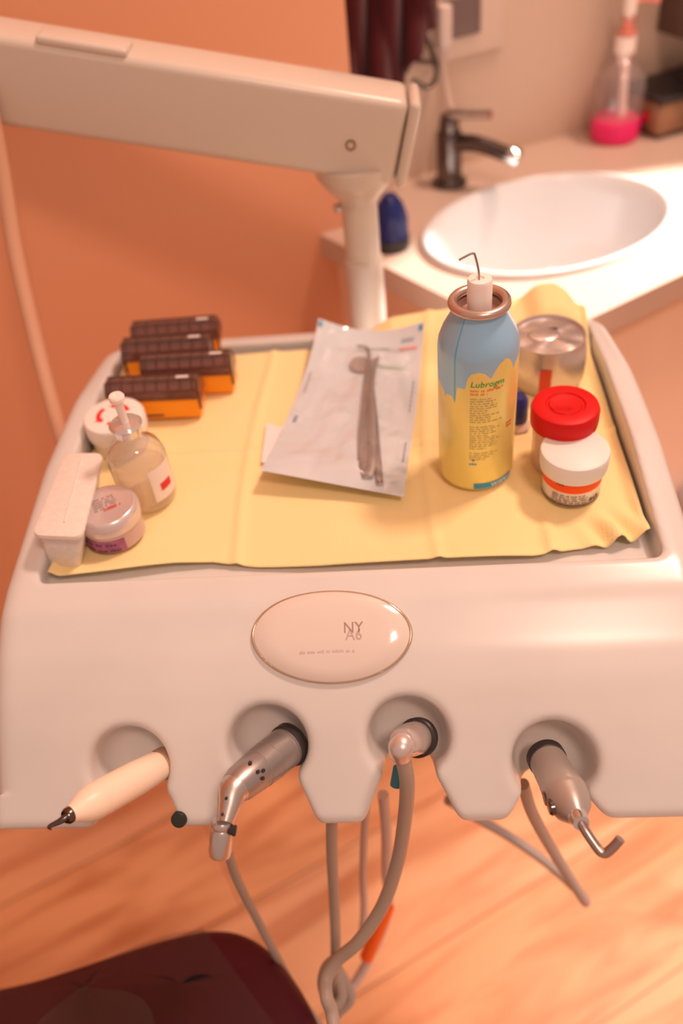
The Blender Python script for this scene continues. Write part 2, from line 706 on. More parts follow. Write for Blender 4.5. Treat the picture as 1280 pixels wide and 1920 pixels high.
la, lb = inset(P_left, P_corner, 0.02)
fa, fb = inset(P_corner, P_fr, 0.02)
kc = line_x(la, (lb[0] - la[0], lb[1] - la[1]), fa, (fb[0] - fa[0], fb[1] - fa[1]))
lang = math.atan2(kc[1] - la[1], kc[0] - la[0])
fang = math.atan2(fb[1] - kc[1], fb[0] - kc[0])
llen = math.dist(la, kc)
o = slab('side_panel', la, lang, llen - 0.0, 0.018, 0, CZ - 0.031, M_cab, off=0)
o.parent = counter
xoff = 0.0
for i, wd in enumerate((0.40, 0.45, 0.45)):
    Mx = Matrix.Translation((kc[0], kc[1], 0)) @ Matrix.Rotation(fang, 4, 'Z')
    b = box(wd - 0.004, 0.018, 0.60, (xoff + wd / 2 + 0.002, 0.009, 0.455), 0.002, M=Mx)
    dr = finish(b, 'cabinet_door', M_cab, counter)
    if i == 0:
        hp = dep(1290, 935, 0.0)
    b = box(wd - 0.004, 0.018, 0.13, (xoff + wd / 2 + 0.002, 0.03, 0.08), 0.002, M=Mx)
    finish(b, 'plinth', M_cab, counter)
    xoff += wd
# round grey handle low on the first door, half out of frame
Pn = Vector((math.sin(fang), -math.cos(fang), 0))
d = ray(1284, 925)
t = (Vector((kc[0], kc[1], 0)) - CAM).dot(Pn) / d.dot(Pn)
hp = CAM + d * t
Mh = frame_z(hp, Pn)
finish(lathe([(0, 0.030), (0.020, 0.029), (0.030, 0.022), (0.033, 0.010), (0.030, 0.0), (0, 0)], 32, M=Mh), 'handle', mat('grey_handle', (0.45, 0.36, 0.34), 0.4), counter)['label'] = 'round grey handle'

# ------------------------------------------------------------------ delivery tray body (implicit solid)
XC, HW = -0.0515, 0.2235
XO, HO = -0.0525, 0.2505
YF, YB = 0.404, 0.706
FZ = 0.832
PY = [0.245, 0.262, 0.27, 0.29, 0.31, 0.33, 0.35, 0.38, 0.402, 0.43, 0.52, 0.62, 0.70, 0.745]
PZ = [0.728, 0.746, 0.754, 0.7745, 0.7945, 0.8125, 0.8275, 0.8445, 0.850, 0.853, 0.863, 0.861, 0.850, 0.836]
_yy = np.linspace(0.2, 0.8, 1201)
_zz = np.interp(_yy, PY, PZ)
_k = np.hanning(41)
_k /= _k.sum()
_zs = np.convolve(np.pad(_zz, 20, mode='edge'), _k, 'valid')


def Ptop(y):
    return np.interp(y, _yy, _zs)


def surf(px, py):
    """point of the front panel seen at a pixel"""
    d = ray(px, py)
    lo, hi = 0.3, 1.0
    f = lambda t: (CAM + d * t)
    a, b = 0.2 / FPX, 1.0 / FPX
    for _ in range(50):
        m = (a + b) / 2
        p = f(m)
        if p.z > float(Ptop(p.y)):
            a = m
        else:
            b = m
    return f(a)


def pnormal(y):
    e = 0.004
    s = float(Ptop(y + e) - Ptop(y - e)) / (2 * e)
    return Vector((0, -s, 1)).normalized()


def smax(a, b, k):
    h = np.clip(0.5 + 0.5 * (a - b) / k, 0, 1)
    return b + (a - b) * h + k * h * (1 - h)


def smin(a, b, k):
    return -smax(-a, -b, k)


hs = 0.0019
gx = np.arange(XO - HO - 0.008, XO + HO + 0.008, hs)
gy = np.arange(0.238, 0.756, hs)
gz = np.arange(0.676, 0.875, hs)
X, Y, Z = np.meshgrid(gx, gy, gz, indexing='ij')
X = X.astype(np.float32)
Y = Y.astype(np.float32)
Z = Z.astype(np.float32)
yt = Ptop(gy)
sl = np.gradient(yt, gy)
cosf = 1 / np.sqrt(1 + sl ** 2)
Tm = yt[None, :, None]
top = (Z - Tm) * cosf[None, :, None]
bot = (Tm - 0.058 - Z) * cosf[None, :, None]
# outline
YFR = surf(640, 1551).y
yc, hy_ = (YFR - 0.035 + 0.742) / 2, (0.742 - YFR + 0.035) / 2
hwy = HO - 0.010 * np.clip((gy - 0.56) / 0.19, 0, 1) ** 2
rc = 0.045
qx = np.abs(X - XO) - (hwy[None, :, None] - rc)
qyb = (Y - yc) - (hy_ - rc)
outb = np.sqrt(np.maximum(qx, 0) ** 2 + np.maximum(qyb, 0) ** 2) + np.minimum(np.maximum(qx, qyb), 0) - rc
qyf = (yc - hy_) - Y
outl = np.maximum(outb, -1)
FN = pnormal(YFR)
qyt = ((YFR - Y) * FN.z + (Z - float(Ptop(YFR))) * FN.y).astype(np.float32)
outl = smax(outl, qyt, 0.004)
kr = np.where(Y < YFR + 0.02, 0.010, 0.020).astype(np.float32)
Sd = smax(smax(top, outl, kr), bot, 0.010)
# recess
r2 = 0.008
bx = np.abs(X - XC) - (HW - r2)
by = np.abs(Y - (YF + YB) / 2) - ((YB - YF) / 2 - r2)
rec = np.sqrt(np.maximum(bx, 0) ** 2 + np.maximum(by, 0) ** 2) + np.minimum(np.maximum(bx, by), 0) - r2
rec = smax(rec, FZ - Z, 0.004)
Sd = smax(Sd, -rec, 0.0035)
# oval shallow seat for the badge is left to the badge itself; the four holder notches:
NOTCH = []
for (cx_, cy_, thx, bl, br_) in ((240, 1440, 272, 172, 332), (500, 1400, 510, 418, 592), (765, 1385, 765, 683, 862), (1040, 1432, 1035, 952, 1142)):
    c = surf(cx_, cy_)
    th = surf(thx, cy_ + 55)
    L0 = surf(bl, 1546)
    R0 = surf(br_, 1546)
    NOTCH.append((c, th, L0, R0))
for c, th, L0, R0 in NOTCH:
    n = pnormal(c.y)
    t = Vector((0, -n.z, n.y))
    if t.z > 0:
        t = -t
    dx, dy, dz = X - c.x, Y - c.y, Z - c.z
    hN = dy * n.y + dz * n.z
    hT = dy * t.y + dz * t.z
    rr_ = np.sqrt(dx ** 2 + hT ** 2)
    bowl_r = 0.0285 + hN * 0.16
    bowl = (rr_ - bowl_r) * 0.95
    bowl = smax(bowl, -(hN + 0.033), 0.014)
    # slot flaring towards the front edge
    tl = (L0 - c).dot(t)
    kk = np.clip(hT / tl, 0, 1.4)
    fl = np.clip(kk, 0, 1) ** 1.5
    half = 0.0130 + ((R0.x - L0.x) / 2 - 0.0130) * (np.clip((kk - 0.30) / 0.70, 0, 1) ** 0.9)
    cxm = (th.x - c.x) * np.clip(kk * 2.5, 0, 1) * (1 - fl) + ((L0.x + R0.x) / 2 - c.x) * fl
    slot = (np.abs(dx - cxm) - half) * 0.82
    slot = smax(slot, -(hT - 0.012), 0.012)
    Sd = smax(Sd, -slot, 0.005)
    Sd = smax(Sd, -bowl, 0.006)
Sd = Sd.astype(np.float32)


def surface_nets(F, ox, oy, oz, h):
    s = F < 0
    nx, ny, nz = F.shape
    c = [s[i:nx - 1 + i, j:ny - 1 + j, k:nz - 1 + k] for i in (0, 1) for j in (0, 1) for k in (0, 1)]
    tot = sum(a.astype(np.int8) for a in c)
    act = (tot > 0) & (tot < 8)
    I, J, K = np.nonzero(act)
    idx = -np.ones(act.shape, np.int64)
    idx[I, J, K] = np.arange(len(I))
    acc = np.zeros((len(I), 3))
    cnt = np.zeros(len(I))
    corners = [(i, j, k) for i in (0, 1) for j in (0, 1) for k in (0, 1)]
    for a in range(8):
        for b in range(a + 1, 8):
            ca, cb = corners[a], corners[b]
            if sum(abs(p - q) for p, q in zip(ca, cb)) != 1:
                continue
            fa_ = F[I + ca[0], J + ca[1], K + ca[2]]
            fb_ = F[I + cb[0], J + cb[1], K + cb[2]]
            m = (fa_ < 0) != (fb_ < 0)
            t = np.where(m, fa_ / np.where(m, fa_ - fb_, 1), 0)
            for ax in range(3):
                acc[:, ax] += np.where(m, ca[ax] + t * (cb[ax] - ca[ax]), 0)
            cnt += m
    acc /= cnt[:, None]
    V = np.stack([ox + (I + acc[:, 0]) * h, oy + (J + acc[:, 1]) * h, oz + (K + acc[:, 2]) * h], 1)
    Q = []
    for ax in range(3):
        sl0 = [slice(1, -1)] * 3
        A = [slice(None)] * 3
        Bs = [slice(None)] * 3
        A[ax] = slice(0, -1)
        Bs[ax] = slice(1, None)
        sa, sb = s[tuple(A)], s[tuple(Bs)]
        ch = sa != sb
        i, j, k = np.nonzero(ch)
        o1, o2 = [(1, 2), (2, 0), (0, 1)][ax]
        g = np.stack([i, j, k], 1)
        ok = (g[:, o1] > 0) & (g[:, o2] > 0) & (g[:, o1] < act.shape[o1]) & (g[:, o2] < act.shape[o2])
        g = g[ok]
        ins = sa[i[ok], j[ok], k[ok]]
        def at(d1, d2):
            q = g.copy()
            q[:, o1] -= d1
            q[:, o2] -= d2
            return idx[q[:, 0], q[:, 1], q[:, 2]]
        quad = np.stack([at(1, 1), at(0, 1), at(0, 0), at(1, 0)], 1)
        quad[~ins] = quad[~ins][:, ::-1]
        Q.append(quad)
    return V, np.concatenate(Q)


Vt, Qt = surface_nets(Sd, gx[0], gy[0], gz[0], hs)
del X, Y, Z, top, bot, qx, qyb, outb, outl, rec, Sd
unit = thing('delivery_tray', 'white moulded dental delivery tray with raised side rims and four handpiece notches', 'instrument tray', (0, 0, 0))
me = bpy.data.meshes.new('tray_body')
me.from_pydata(Vt.tolist(), [], Qt.tolist())
me.update()
me.polygons.foreach_set('use_smooth', [True] * len(me.polygons))
me.materials.append(M_white)
body = bpy.data.objects.new('tray_body', me)
COL.objects.link(body)
body.parent = unit
sm = body.modifiers.new('smooth', 'SMOOTH')
sm.factor = 0.5
sm.iterations = 4


# oval badge on the panel
def on_panel(x, y, h=0.0):
    n = pnormal(y)
    return Vector((x, y, float(Ptop(y)))) + n * h


pl, pr, pt, pb = surf(473, 1196), surf(772, 1192), surf(625, 1110), surf(622, 1281)
bcx, bcy = (pl.x + pr.x) / 2, (pt.y + pb.y) / 2
bra, brb = (pr.x - pl.x) / 2, (pt.y - pb.y) / 2


def badge_pt(a, s, h):
    tilt = -0.02
    x, y = bra * s * math.cos(a), brb * s * math.sin(a)
    return on_panel(bcx + x * math.cos(tilt) - y * math.sin(tilt), bcy + x * math.sin(tilt) + y * math.cos(tilt), h)


def badge_rings(prof_, bm=None):
    bm = bm or bmesh.new()
    R = []
    for s, h in prof_:
        R.append([bm.verts.new(badge_pt(2 * math.pi * i / 96, s, h)) for i in range(96)] if s else [bm.verts.new(badge_pt(0, 0, h))])
    for a, b in zip(R, R[1:]):
        for i in range(96):
            j = (i + 1) % 96
            bm.faces.new((a[i], a[j], b[0]) if len(b) == 1 else (a[i], a[j], b[j], b[i]))
    return bm


badge = finish(badge_rings([(0.985, -0.001), (0.985, 0.0016), (0.965, 0.0024), (0.7, 0.0034), (0.4, 0.004), (0, 0.0042)]), 'badge', mat('badge_beige', (0.74, 0.66, 0.60), rough=0.14, coat=0.4), unit, ang=60)
badge['label'] = 'oval glossy beige maker badge with worn lettering'
finish(badge_rings([(1.0, -0.001), (1.012, 0.0012), (1.0, 0.0026), (0.985, 0.0028), (0.972, 0.0022), (0.97, 0.0)]), 'badge_rim', mat('gilt_rim', (0.62, 0.48, 0.36), rough=0.15, metal=0.7), badge, ang=60)


def panel_text(bm, px, py, rot=0.0, h=0.0044):
    c = surf(px, py)
    for v in bm.verts:
        x, y = v.co.x, v.co.y
        xr = x * math.cos(rot) - y * math.sin(rot)
        yr = x * math.sin(rot) + y * math.cos(rot)
        v.co = on_panel(c.x + xr, c.y + yr * 0.95, h)
    return bm


finish(panel_text(text_bm('NY', 0.010), 663, 1188, h=0.0042), 'lettering', mat('worn_brown_ink', (0.36, 0.25, 0.21), 0.6), badge, smooth=False)
finish(panel_text(text_bm('A6', 0.010), 664, 1201, h=0.0042), 'lettering', mat('pale_brown_ink', (0.50, 0.38, 0.32), 0.6), badge, smooth=False)
finish(panel_text(dashes([(-0.019, 0.019, 0, 0.0026)]), 615, 1224, h=0.0042), 'small_print', M_faint, badge, smooth=False)
# black rubber bumper at the notch corner
bp = surf(336, 1536)
nn = pnormal(bp.y)
finish(lathe([(0.0055, -0.003), (0.0055, 0.0015), (0.0045, 0.003), (0, 0.0034)], 28, M=frame_z(bp, nn)), 'rubber_bumper', M_dark, unit)['label'] = 'dark green-black rubber plug at the notch corner'
# dark sockets deep in the notches
for (c, th, L0, R0), sx in zip([], (0.010, 0.012, 0.004, -0.008)):
    n = pnormal(c.y)
    p = c - n * 0.0215 + Vector((sx, 0.004, 0.004))
    finish(lathe([(0.0145, -0.001), (0.0145, 0.0022), (0.0125, 0.003), (0.0115, 0.0005), (0, 0.0)], 32, M=frame_z(p, n)), 'holder_socket', M_black, unit)

# ------------------------------------------------------------------ support arm
arm = thing('support_arm', 'cream sprung support arm with tubular post rising behind the tray', 'arm', (0, 0, 0))
CY = 0.80
pe = ony(675, 240, CY)
De = depth_of(pe)
pR = dep(760, 254, De)
pL = dep(-70, 122, De * 0.955)
ex = (pR - pL)
alen = ex.length
ex.normalize()
ez = (Vector((0, 0, 1)) - ex * ex.z).normalized()
ey = ez.cross(ex)
Ma = Matrix(((ex.x, ey.x, ez.x, pL.x), (ex.y, ey.y, ez.y, pL.y), (ex.z, ey.z, ez.z, pL.z), (0, 0, 0, 1)))
AH, AD = 0.075, 0.056
finish(box(alen + 0.05, AD, AH, (alen / 2 - 0.030, 0, 0), 0.008, 4, M=Ma), 'beam', M_cream, arm)
finish(box(0.010, AD + 0.001, AH + 0.001, (alen + 0.0012, 0, 0), 0.005, 4, M=Ma), 'end_cap', M_cream, arm)
# slot cover on the top face
pc = dep(165, 62, De * 0.93)
lc = Ma.inverted() @ pc
finish(box(0.075, 0.030, 0.008, (lc.x, -0.012, AH / 2 + 0.001), 0.0035, 4, M=Ma), 'slot_cover', M_cream, arm)
ls = Ma.inverted() @ dep(657, 280, De * 0.965)
finish(lathe([(0.0048, -0.002), (0.0048, 0.0008), (0.0035, 0.0012), (0.0030, -0.0005), (0, -0.0005)], 24, M=Ma @ Matrix.Translation((ls.x, -AD / 2, ls.z)) @ Matrix.Rotation(math.pi / 2, 4, 'X')), 'screw', mat('dull_brass', (0.30, 0.2, 0.12), 0.4, 1.0), arm)
pcx = -0.036
zt = ony(665, 318, CY).z
zn = ony(672, 375, CY).z
zj = ony(678, 485, CY).z
Mc = Matrix.Translation((pcx, CY, 0))
finish(lathe([(0, zt + 0.012), (0.040, zt + 0.010), (0.0385, zt - 0.002), (0.030, zt - 0.014), (0.0195, zn + 0.004), (0.0185, zn), (0, zn)], 48, M=Mc), 'neck', M_cream, arm)
finish(lathe([(0, zn), (0.0176, zn), (0.0176, zj + 0.002), (0, zj + 0.002)], 48, M=Mc), 'upper_post', M_cream, arm)
finish(lathe([(0, zj + 0.003), (0.0185, zj + 0.003), (0.0200, zj), (0.0200, zj - 0.003), (0.0192, zj - 0.005), (0.0192, 0.72), (0, 0.72)], 48, M=Mc), 'lower_post', M_cream, arm)
finish(box(0.05, 0.14, 0.03, (pcx, 0.755, 0.765), 0.006), 'bracket', M_cream, arm)
pk = ony(631, 389, CY)
finish(lathe([(0, 0.0), (0.0045, 0.0), (0.0045, 0.006), (0.003, 0.008), (0, 0.008)], 20, M=frame_z((pcx - 0.0170, CY, pk.z), (-1, -0.3, 0))), 'set_screw', M_steel, arm)

# ------------------------------------------------------------------ yellow cloth
CLZ = FZ + 0.0035
fr = [(68, 1090), (200, 1076), (330, 1058), (400, 1053), (480, 1060), (600, 1061), (700, 1058), (900, 1050), (1000, 1045), (1080, 1028), (1140, 1023), (1228, 1005)]
frp = []
for a, b in fr:
    q_ = onz(a, b, FZ + 0.006)
    if q_.y < 0.4085:
        q_ = ony(a, b, 0.4085)
    frp.append(q_)
fx = [p.x for p in frp]
fy = [p.y for p in frp]
fzz = [p.z - FZ - 0.006 for p in frp]
bkx = [-0.275, -0.20, -0.10, -0.06, -0.02, 0.02, 0.06, 0.10, 0.13, 0.145, 0.16, 0.172]
bky = [0.695, 0.697, 0.699, 0.700, 0.712, 0.722, 0.728, 0.732, 0.735, 0.735, 0.720, 0.700]


def cloth_pt(u, v):
    x = -0.2715 + u * (0.1695 + 0.2715)
    yf = float(np.interp(x, fx, fy))
    yb = float(np.interp(x, bkx, bky))
    y = yf + (yb - yf) * v
    z = CLZ
    # gentle wrinkles and fold lines
    z += 0.0012 * math.sin(x * 37 + y * 21) * math.sin(y * 29 - x * 13) + 0.0012
    for fxl in (-0.125, 0.024):
        z += 0.0022 * math.exp(-((x - fxl - 0.01 * math.sin(y * 9)) / 0.0035) ** 2)
    z += 0.0018 * math.exp(-((y - 0.553) / 0.003) ** 2)
    # lifted front hem
    e = (y - yf)
    lift = 0.0045 * math.exp(-(e / 0.014) ** 2) * (0.5 + 0.5 * math.sin(x * 24 + 1.2)) 
    z += lift + float(np.interp(x, fx, fzz)) * math.exp(-(e / 0.016) ** 2)
    # right front corner puckers
    z += 0.006 * math.exp(-(((x - 0.15) / 0.02) ** 2 + ((y - 0.435) / 0.02) ** 2)) * (1 + math.sin(x * 300 + y * 120))
    z += 0.004 * math.exp(-(((x - 0.10) / 0.004) ** 2)) * math.exp(-((y - 0.43) / 0.03) ** 2)
    # back right part rides up over the rear rim
    if y > 0.66 and x > -0.06:
        k = min(1, (y - 0.66) / 0.04)
        k = k * k * (3 - 2 * k) * min(1, (x + 0.06) / 0.05)
        hgt = 0.0225 + 0.013 * math.exp(-((x - 0.140) / 0.020) ** 4)
        z += hgt * k
    elif y > 0.68:
        z += 0.004 * ((y - 0.68) / 0.02)
    # edges turned up at the side walls
    ed = min(x + 0.2715, 0.1695 - x)
    z += 0.006 * math.exp(-(ed / 0.004) ** 2)
    return Vector((x, y, z))


cl = finish(grid(cloth_pt, 170, 130), 'bib_cloth', M_cloth, ang=180)
so = cl.modifiers.new('thickness', 'SOLIDIFY')
so.thickness = 0.0008
so.offset = 1
tag(cl, 'yellow paper bib spread wrinkled over the tray floor', 'cloth')
TZ = CLZ + 0.0042                                     # what stands on the cloth

# ------------------------------------------------------------------ sterilisation pouch with instruments
pc_ = dict(TL=onz(597, 597, 0.870), TR=onz(795, 603, 0.870), BR=onz(757, 932, 0.846), BL=onz(488, 882, 0.858))


def pouch_pt(u, v, h=0.0):
    """u left to right, v top to bottom"""
    a = pc_['TL'].lerp(pc_['TR'], u)
    b = pc_['BL'].lerp(pc_['BR'], u)
    p = a.lerp(b, v)
    lin = a.z + (b.z - a.z) * v
    z = 0.8455 + (lin - 0.8455) * (abs(2 * v - 1) ** 2.2)
    z -= 0.012 * math.sin(math.pi * u) * (1 - v) ** 4
    z += 0.004 * (1 - u) ** 2 * math.sin(math.pi * v)
    return Vector((p.x, p.y, max(z, 0.8440) + h))


pouch = thing('sterilisation_pouch', 'clear-fronted white sterilisation pouch holding steel instruments in the middle of the tray', 'pouch')
M_paper = mat('pouch_paper', (0.68, 0.71, 0.74), rough=0.7)
finish(grid(lambda u, v: pouch_pt(u, v), 40, 50), 'paper_backing', M_paper, pouch, ang=180)
M_film = film_mat('clear_film', (0.97, 0.99, 1.0), 0.11, gloss=1.7, bump=0.75, bscale=24, rough=0.10)


def film_h(u, v):
    inb = min(1, min(u, 1 - u) / 0.10) * min(1, min(max(v - 0.10, 0), 1 - v) / 0.06)
    return 0.0006 + max(0.0, 0.0012 * inb + 0.0075 * inb * math.exp(-((u - 0.62) / 0.22) ** 2) + inb * 0.0035 * (mnoise.noise(Vector((u * 4.0, v * 5.0, 3.1))) + 0.4 * mnoise.noise(Vector((u * 11.0, v * 9.0, 7.7)))))


finish(grid(lambda u, v: pouch_pt(u, v, film_h(u, v)), 60, 80), 'film_front', M_film, pouch, ang=180)


def pouch_patch(bm, u0, u1, v0, v1, nu=8, nv=4, h=0.0010):
    return grid(lambda a, b: pouch_pt(u0 + (u1 - u0) * a, v0 + (v1 - v0) * b, h), nu, nv, bm)


for u0_ in (0.012, 0.955):
    finish(pouch_patch(None, u0_, u0_ + 0.033, 0.011, 0.036), 'corner_mark', M_bluink, pouch)['label'] = 'small blue corner square'
M_slate = mat('slate_ink', (0.30, 0.36, 0.46), 0.7)
for cnt_, u0_, du_, v0_, dv_, wu_, wv_ in ((6, 0.80, 0.02, 0.060, 0, 0.012, 0.018), (7, 0.045, 0, 0.30, 0.02, 0.015, 0.012), (7, 0.945, 0, 0.30, 0.03, 0.013, 0.020), (7, 0.955, 0, 0.70, 0.018, 0.013, 0.012), (3, 0.055, 0, 0.60, 0.016, 0.030, 0.012)):
    bm = bmesh.new()
    for k in range(cnt_):
        pouch_patch(bm, u0_ + du_ * k, u0_ + du_ * k + wu_, v0_ + dv_ * k, v0_ + dv_ * k + wv_, 1, 1)
    finish(bm, 'printed_text', M_slate, pouch)
bm = bmesh.new()
pouch_patch(bm, 0.79, 0.95, 0.105, 0.120)
finish(bm, 'red_print', mat('pale_red_ink', (0.80, 0.32, 0.28), 0.7), pouch)
bm = bmesh.new()
grid(lambda a, b: pouch_pt(0.50 + 0.36 * a, 0.175 + 0.035 * math.sin(a * 1.6) + 0.016 * b, 0.0011), 16, 2, bm)
finish(bm, 'indicator_stripe', mat('pale_green_ink', (0.42, 0.56, 0.48), 0.7), pouch)
# paper slip sticking out below the pouch on its left
s0 = [onz(500, 795, TZ), onz(560, 812, TZ), onz(545, 885, TZ), onz(490, 868, TZ)]
bm = bmesh.new()
vs = [bm.verts.new(p) for p in s0] + [bm.verts.new(p + Vector((0, 0, 0.0012))) for p in s0]
bm.faces.new(vs[:4][::-1])
bm.faces.new(vs[4:])
for i in range(4):
    bm.faces.new((vs[i], vs[(i + 1) % 4], vs[4 + (i + 1) % 4], vs[4 + i]))
tag(finish(bm, 'paper_slip', mat('slip_paper', (0.86, 0.80, 0.80), 0.6), smooth=False), 'white paper slip peeking out under the left edge of the pouch', 'paper')


def pz(px, py, h=0.0038):
    """point inside the pouch, just above its paper"""
    p = onz(px, py, 0.8455)
    return Vector((p.x, p.y, 0.8455 + h))


def seg_tube(path, rads, seg=14):
    n = len(path) - 1

    def r(t):
        s = t * n
        i = min(int(s), n - 1)
        return rads[i] + (rads[i + 1] - rads[i]) * (s - i)
    return tube(path, r, seg)


M_steel = mat('instrument_steel', (0.42, 0.36, 0.34), rough=0.28, metal=1)
# mouth mirror
mi = thing('mouth_mirror', 'steel mouth mirror inside the pouch, its handle end reaching lowest', 'mirror', group=None)
finish(seg_tube([pz(712, 916), pz(711, 900), pz(706, 840), pz(702, 780), pz(697, 720)], [0.0028, 0.0034, 0.0034, 0.0030, 0.0018]), 'handle', M_steel, mi)
finish(seg_tube([pz(697, 720), pz(693, 700, 0.004), pz(684, 684, 0.006)], [0.0018, 0.0011, 0.0010], 10), 'neck', M_steel, mi)
mp_ = pz(676, 692, 0.005)
finish(lathe([(0, -0.001), (0.0095, -0.001), (0.0098, 0.0003), (0.0092, 0.0012), (0, 0.0010)], 32, M=frame_z(mp_, (0.1, -0.2, 1))), 'mirror_head', M_steel, mi)
# probe
pr_ = thing('dental_probe', 'thin hooked steel probe lying left of the mirror in the pouch', 'probe')
finish(seg_tube([pz(677, 869, 0.003), pz(679, 820, 0.004), pz(685, 760, 0.004), pz(691, 700, 0.006), pz(694, 678, 0.008)], [0.0032, 0.0034, 0.0032, 0.0024, 0.0012]), 'handle', M_steel, pr_)
finish(seg_tube([pz(694, 678, 0.008), pz(690, 668, 0.009), pz(680, 664, 0.009), pz(669, 662, 0.008)], [0.0012, 0.0009, 0.0007, 0.0004], 10), 'hook', M_steel, pr_)
# tweezers
tw = thing('dental_tweezers', 'flat steel tweezers with a rounded closed end between the pouch instruments', 'tweezers')
for dx, hh in ((-5, 0.0045), (7, 0.0068)):
    path = [pz(690, 905, 0.005), pz(690 + dx * 1.3, 870, hh), pz(690 + dx * 1.2, 800, hh), pz(692 + dx * 0.7, 730, hh), pz(698 + dx, 690, hh), pz(706 + dx * 0.6, 680, hh)]
    bm = tube(path, lambda t: 0.0046 * (1 - 0.72 * max(0, t - 0.25) / 0.75), 12)
    zc = sum((v.co.z for v in bm.verts)) / len(bm.verts)
    for v in bm.verts:
        v.co.z = zc + (v.co.z - zc) * 0.42
    finish(bm, 'arm', M_steel, tw)

M_steel = MATS['brushed_steel']
# ------------------------------------------------------------------ spray can
RC = 0.0290
cc = seat(890, 922, RC, TZ)
can = thing('lubricant_spray_can', 'blue and yellow lubricant spray can with white nozzle and bent metal tube', 'spray can', cc, -0.06)
ztop = zrow(563, cc) - TZ                              # height of the roll rim centre
zsh = ztop - 0.034
M_can = can_mat(-0.012, 0, 0)
print('CAN', ztop, zsh)
RT = 0.0192
prof = [(0, 0.0012), (RC - 0.004, 0.0), (RC - 0.001, 0.0012), (RC, 0.004), (RC, zsh), (RC - 0.0008, zsh + 0.006), (RC - 0.0035, zsh + 0.0135), (RC - 0.0075, zsh + 0.021), (RT - 0.001, zsh + 0.027), (RT - 0.002, zsh + 0.030)]
finish(lathe(prof, 72), 'can_body', M_can, can, ang=50)
M_rim = mat('coppery_rim', (0.62, 0.47, 0.41), rough=0.28, metal=0.85)
rp = [(RT - 0.001 + 0.0035 * math.cos(a), ztop - 0.001 + 0.0033 * math.sin(a)) for a in [math.pi * k / 8 for k in range(-5, 12)]]
rp += [(0.0135, ztop - 0.004), (0.0125, ztop - 0.008), (0.009, ztop - 0.008), (0.008, ztop - 0.003), (0, ztop - 0.003)]
finish(lathe(rp, 64), 'crimped_rim', M_rim, can, ang=60)
M_noz = mat('nozzle_plastic', (0.90, 0.84, 0.80), rough=0.4, sss=0.2)
noz = finish(lathe([(0.0085, ztop - 0.009), (0.0085, ztop + 0.0145), (0.0078, ztop + 0.0165), (0.003, ztop + 0.0168), (0.0025, ztop + 0.0155), (0, ztop + 0.0155)], 40), 'nozzle', M_noz, can)
pts = [(-0.0005, 0, ztop + 0.012), (-0.0010, 0.0, ztop + 0.022), (-0.0035, 0, ztop + 0.033), (-0.0045, 0, ztop + 0.0345), (-0.0065, -0.0008, ztop + 0.0348), (-0.0140, -0.003, ztop + 0.032)]
finish(tube(pts, 0.00075, 10), 'nozzle_tube', mat('dull_steel', (0.40, 0.34, 0.30), 0.35, 1.0), can)
finish(wrap(text_bm('Lubrogm', 0.0068, 'LEFT', 0.2), RC, -0.22, 0.0004), 'green_lettering', M_grnink, can, smooth=False).location = (0, 0, zsh - 0.0175)
lb_ = dashes([(0.0, 0.022, 0.0030, 0.0028), (0.0, 0.012, 0.0, 0.0028), (0.013, 0.024, 0.0042, 0.002)])
finish(wrap(lb_, RC, -0.21), 'red_print', mat('orange_red_ink', (0.86, 0.22, 0.08), 0.6), can, smooth=False).location = (0, 0, zsh - 0.0245)
rnd = random.Random(3)
lines = []
yy = 0.0
for k in range(30):
    if k in (11, 12, 24, 25):
        yy -= 0.0012
        continue
    lines.append((0.0, rnd.uniform(0.012, 0.0245), yy, 0.00185))
    yy -= 0.00205
finish(wrap(dashes(lines, rnd=rnd), RC, -0.21), 'small_print', M_greyink, can, smooth=False).location = (0, 0, zsh - 0.0285)
finish(wrap(rect(0, 0.034, 0, 0.0055, n=24), RC, -0.08), 'blue_band', M_bluink, can).location = (0, 0, 0.0030)
finish(wrap(text_bm('WSERVIS', 0.0055, 'LEFT'), RC, -0.08 + 0.0135 / RC, 0.0004), 'band_lettering', M_whiteink, can, smooth=False).location = (0, 0, 0.0038)
finish(wrap(dashes([(0, 0.006, 0.003, 0.003), (0, 0.006, 0, 0.003)]), RC, -0.22 + 0.029 / RC, 0.0003), 'red_mark', M_redink, can, smooth=False).location = (0, 0, zsh - 0.060)
finish(wrap(dashes([(0, 0.006, 0.0, 0.0035), (0.002, 0.005, 0.004, 0.004)]), RC, -0.21, 0.0003), 'blue_mark', M_bluink, can, smooth=False).location = (0, 0, 0.0275)

# ------------------------------------------------------------------ right-hand jars
# drinks-can tin
RK = 0.0335
kk_ = seat(1046, 790, RK, TZ)
kk_ = Vector((0.1245, 0.633, TZ))
tin = thing('aluminium_can', 'dented silver aluminium can with a red stripe behind the spray can', 'can', kk_)
zk = zrow(626, kk_) - TZ
b = lathe([(0, 0.003), (RK - 0.006, 0.002), (RK - 0.004, 0), (RK, 0.008), (RK, zk - 0.013), (RK - 0.001, zk - 0.009), (RK - 0.0015, zk - 0.003), (RK - 0.0022, zk), (RK - 0.0036, zk), (RK - 0.0048, zk - 0.0028), (RK - 0.010, zk - 0.0022), (0.012, zk - 0.0018), (0, zk - 0.002)], 72)
for v in b.verts:
    x, y, z = v.co
    r = math.hypot(x, y)
    if z > zk - 0.004 and r < RK - 0.006:
        v.co.z += 0.0016 * math.sin(x * 260 + 1) * math.cos(y * 210)
    elif r > RK - 0.002:
        a = math.atan2(y, x)
        s = 1 - 0.012 * max(0, math.sin(a * 3 + z * 50))
        v.co.x *= s
        v.co.y *= s
finish(b, 'can_body', M_alu, tin, ang=60)
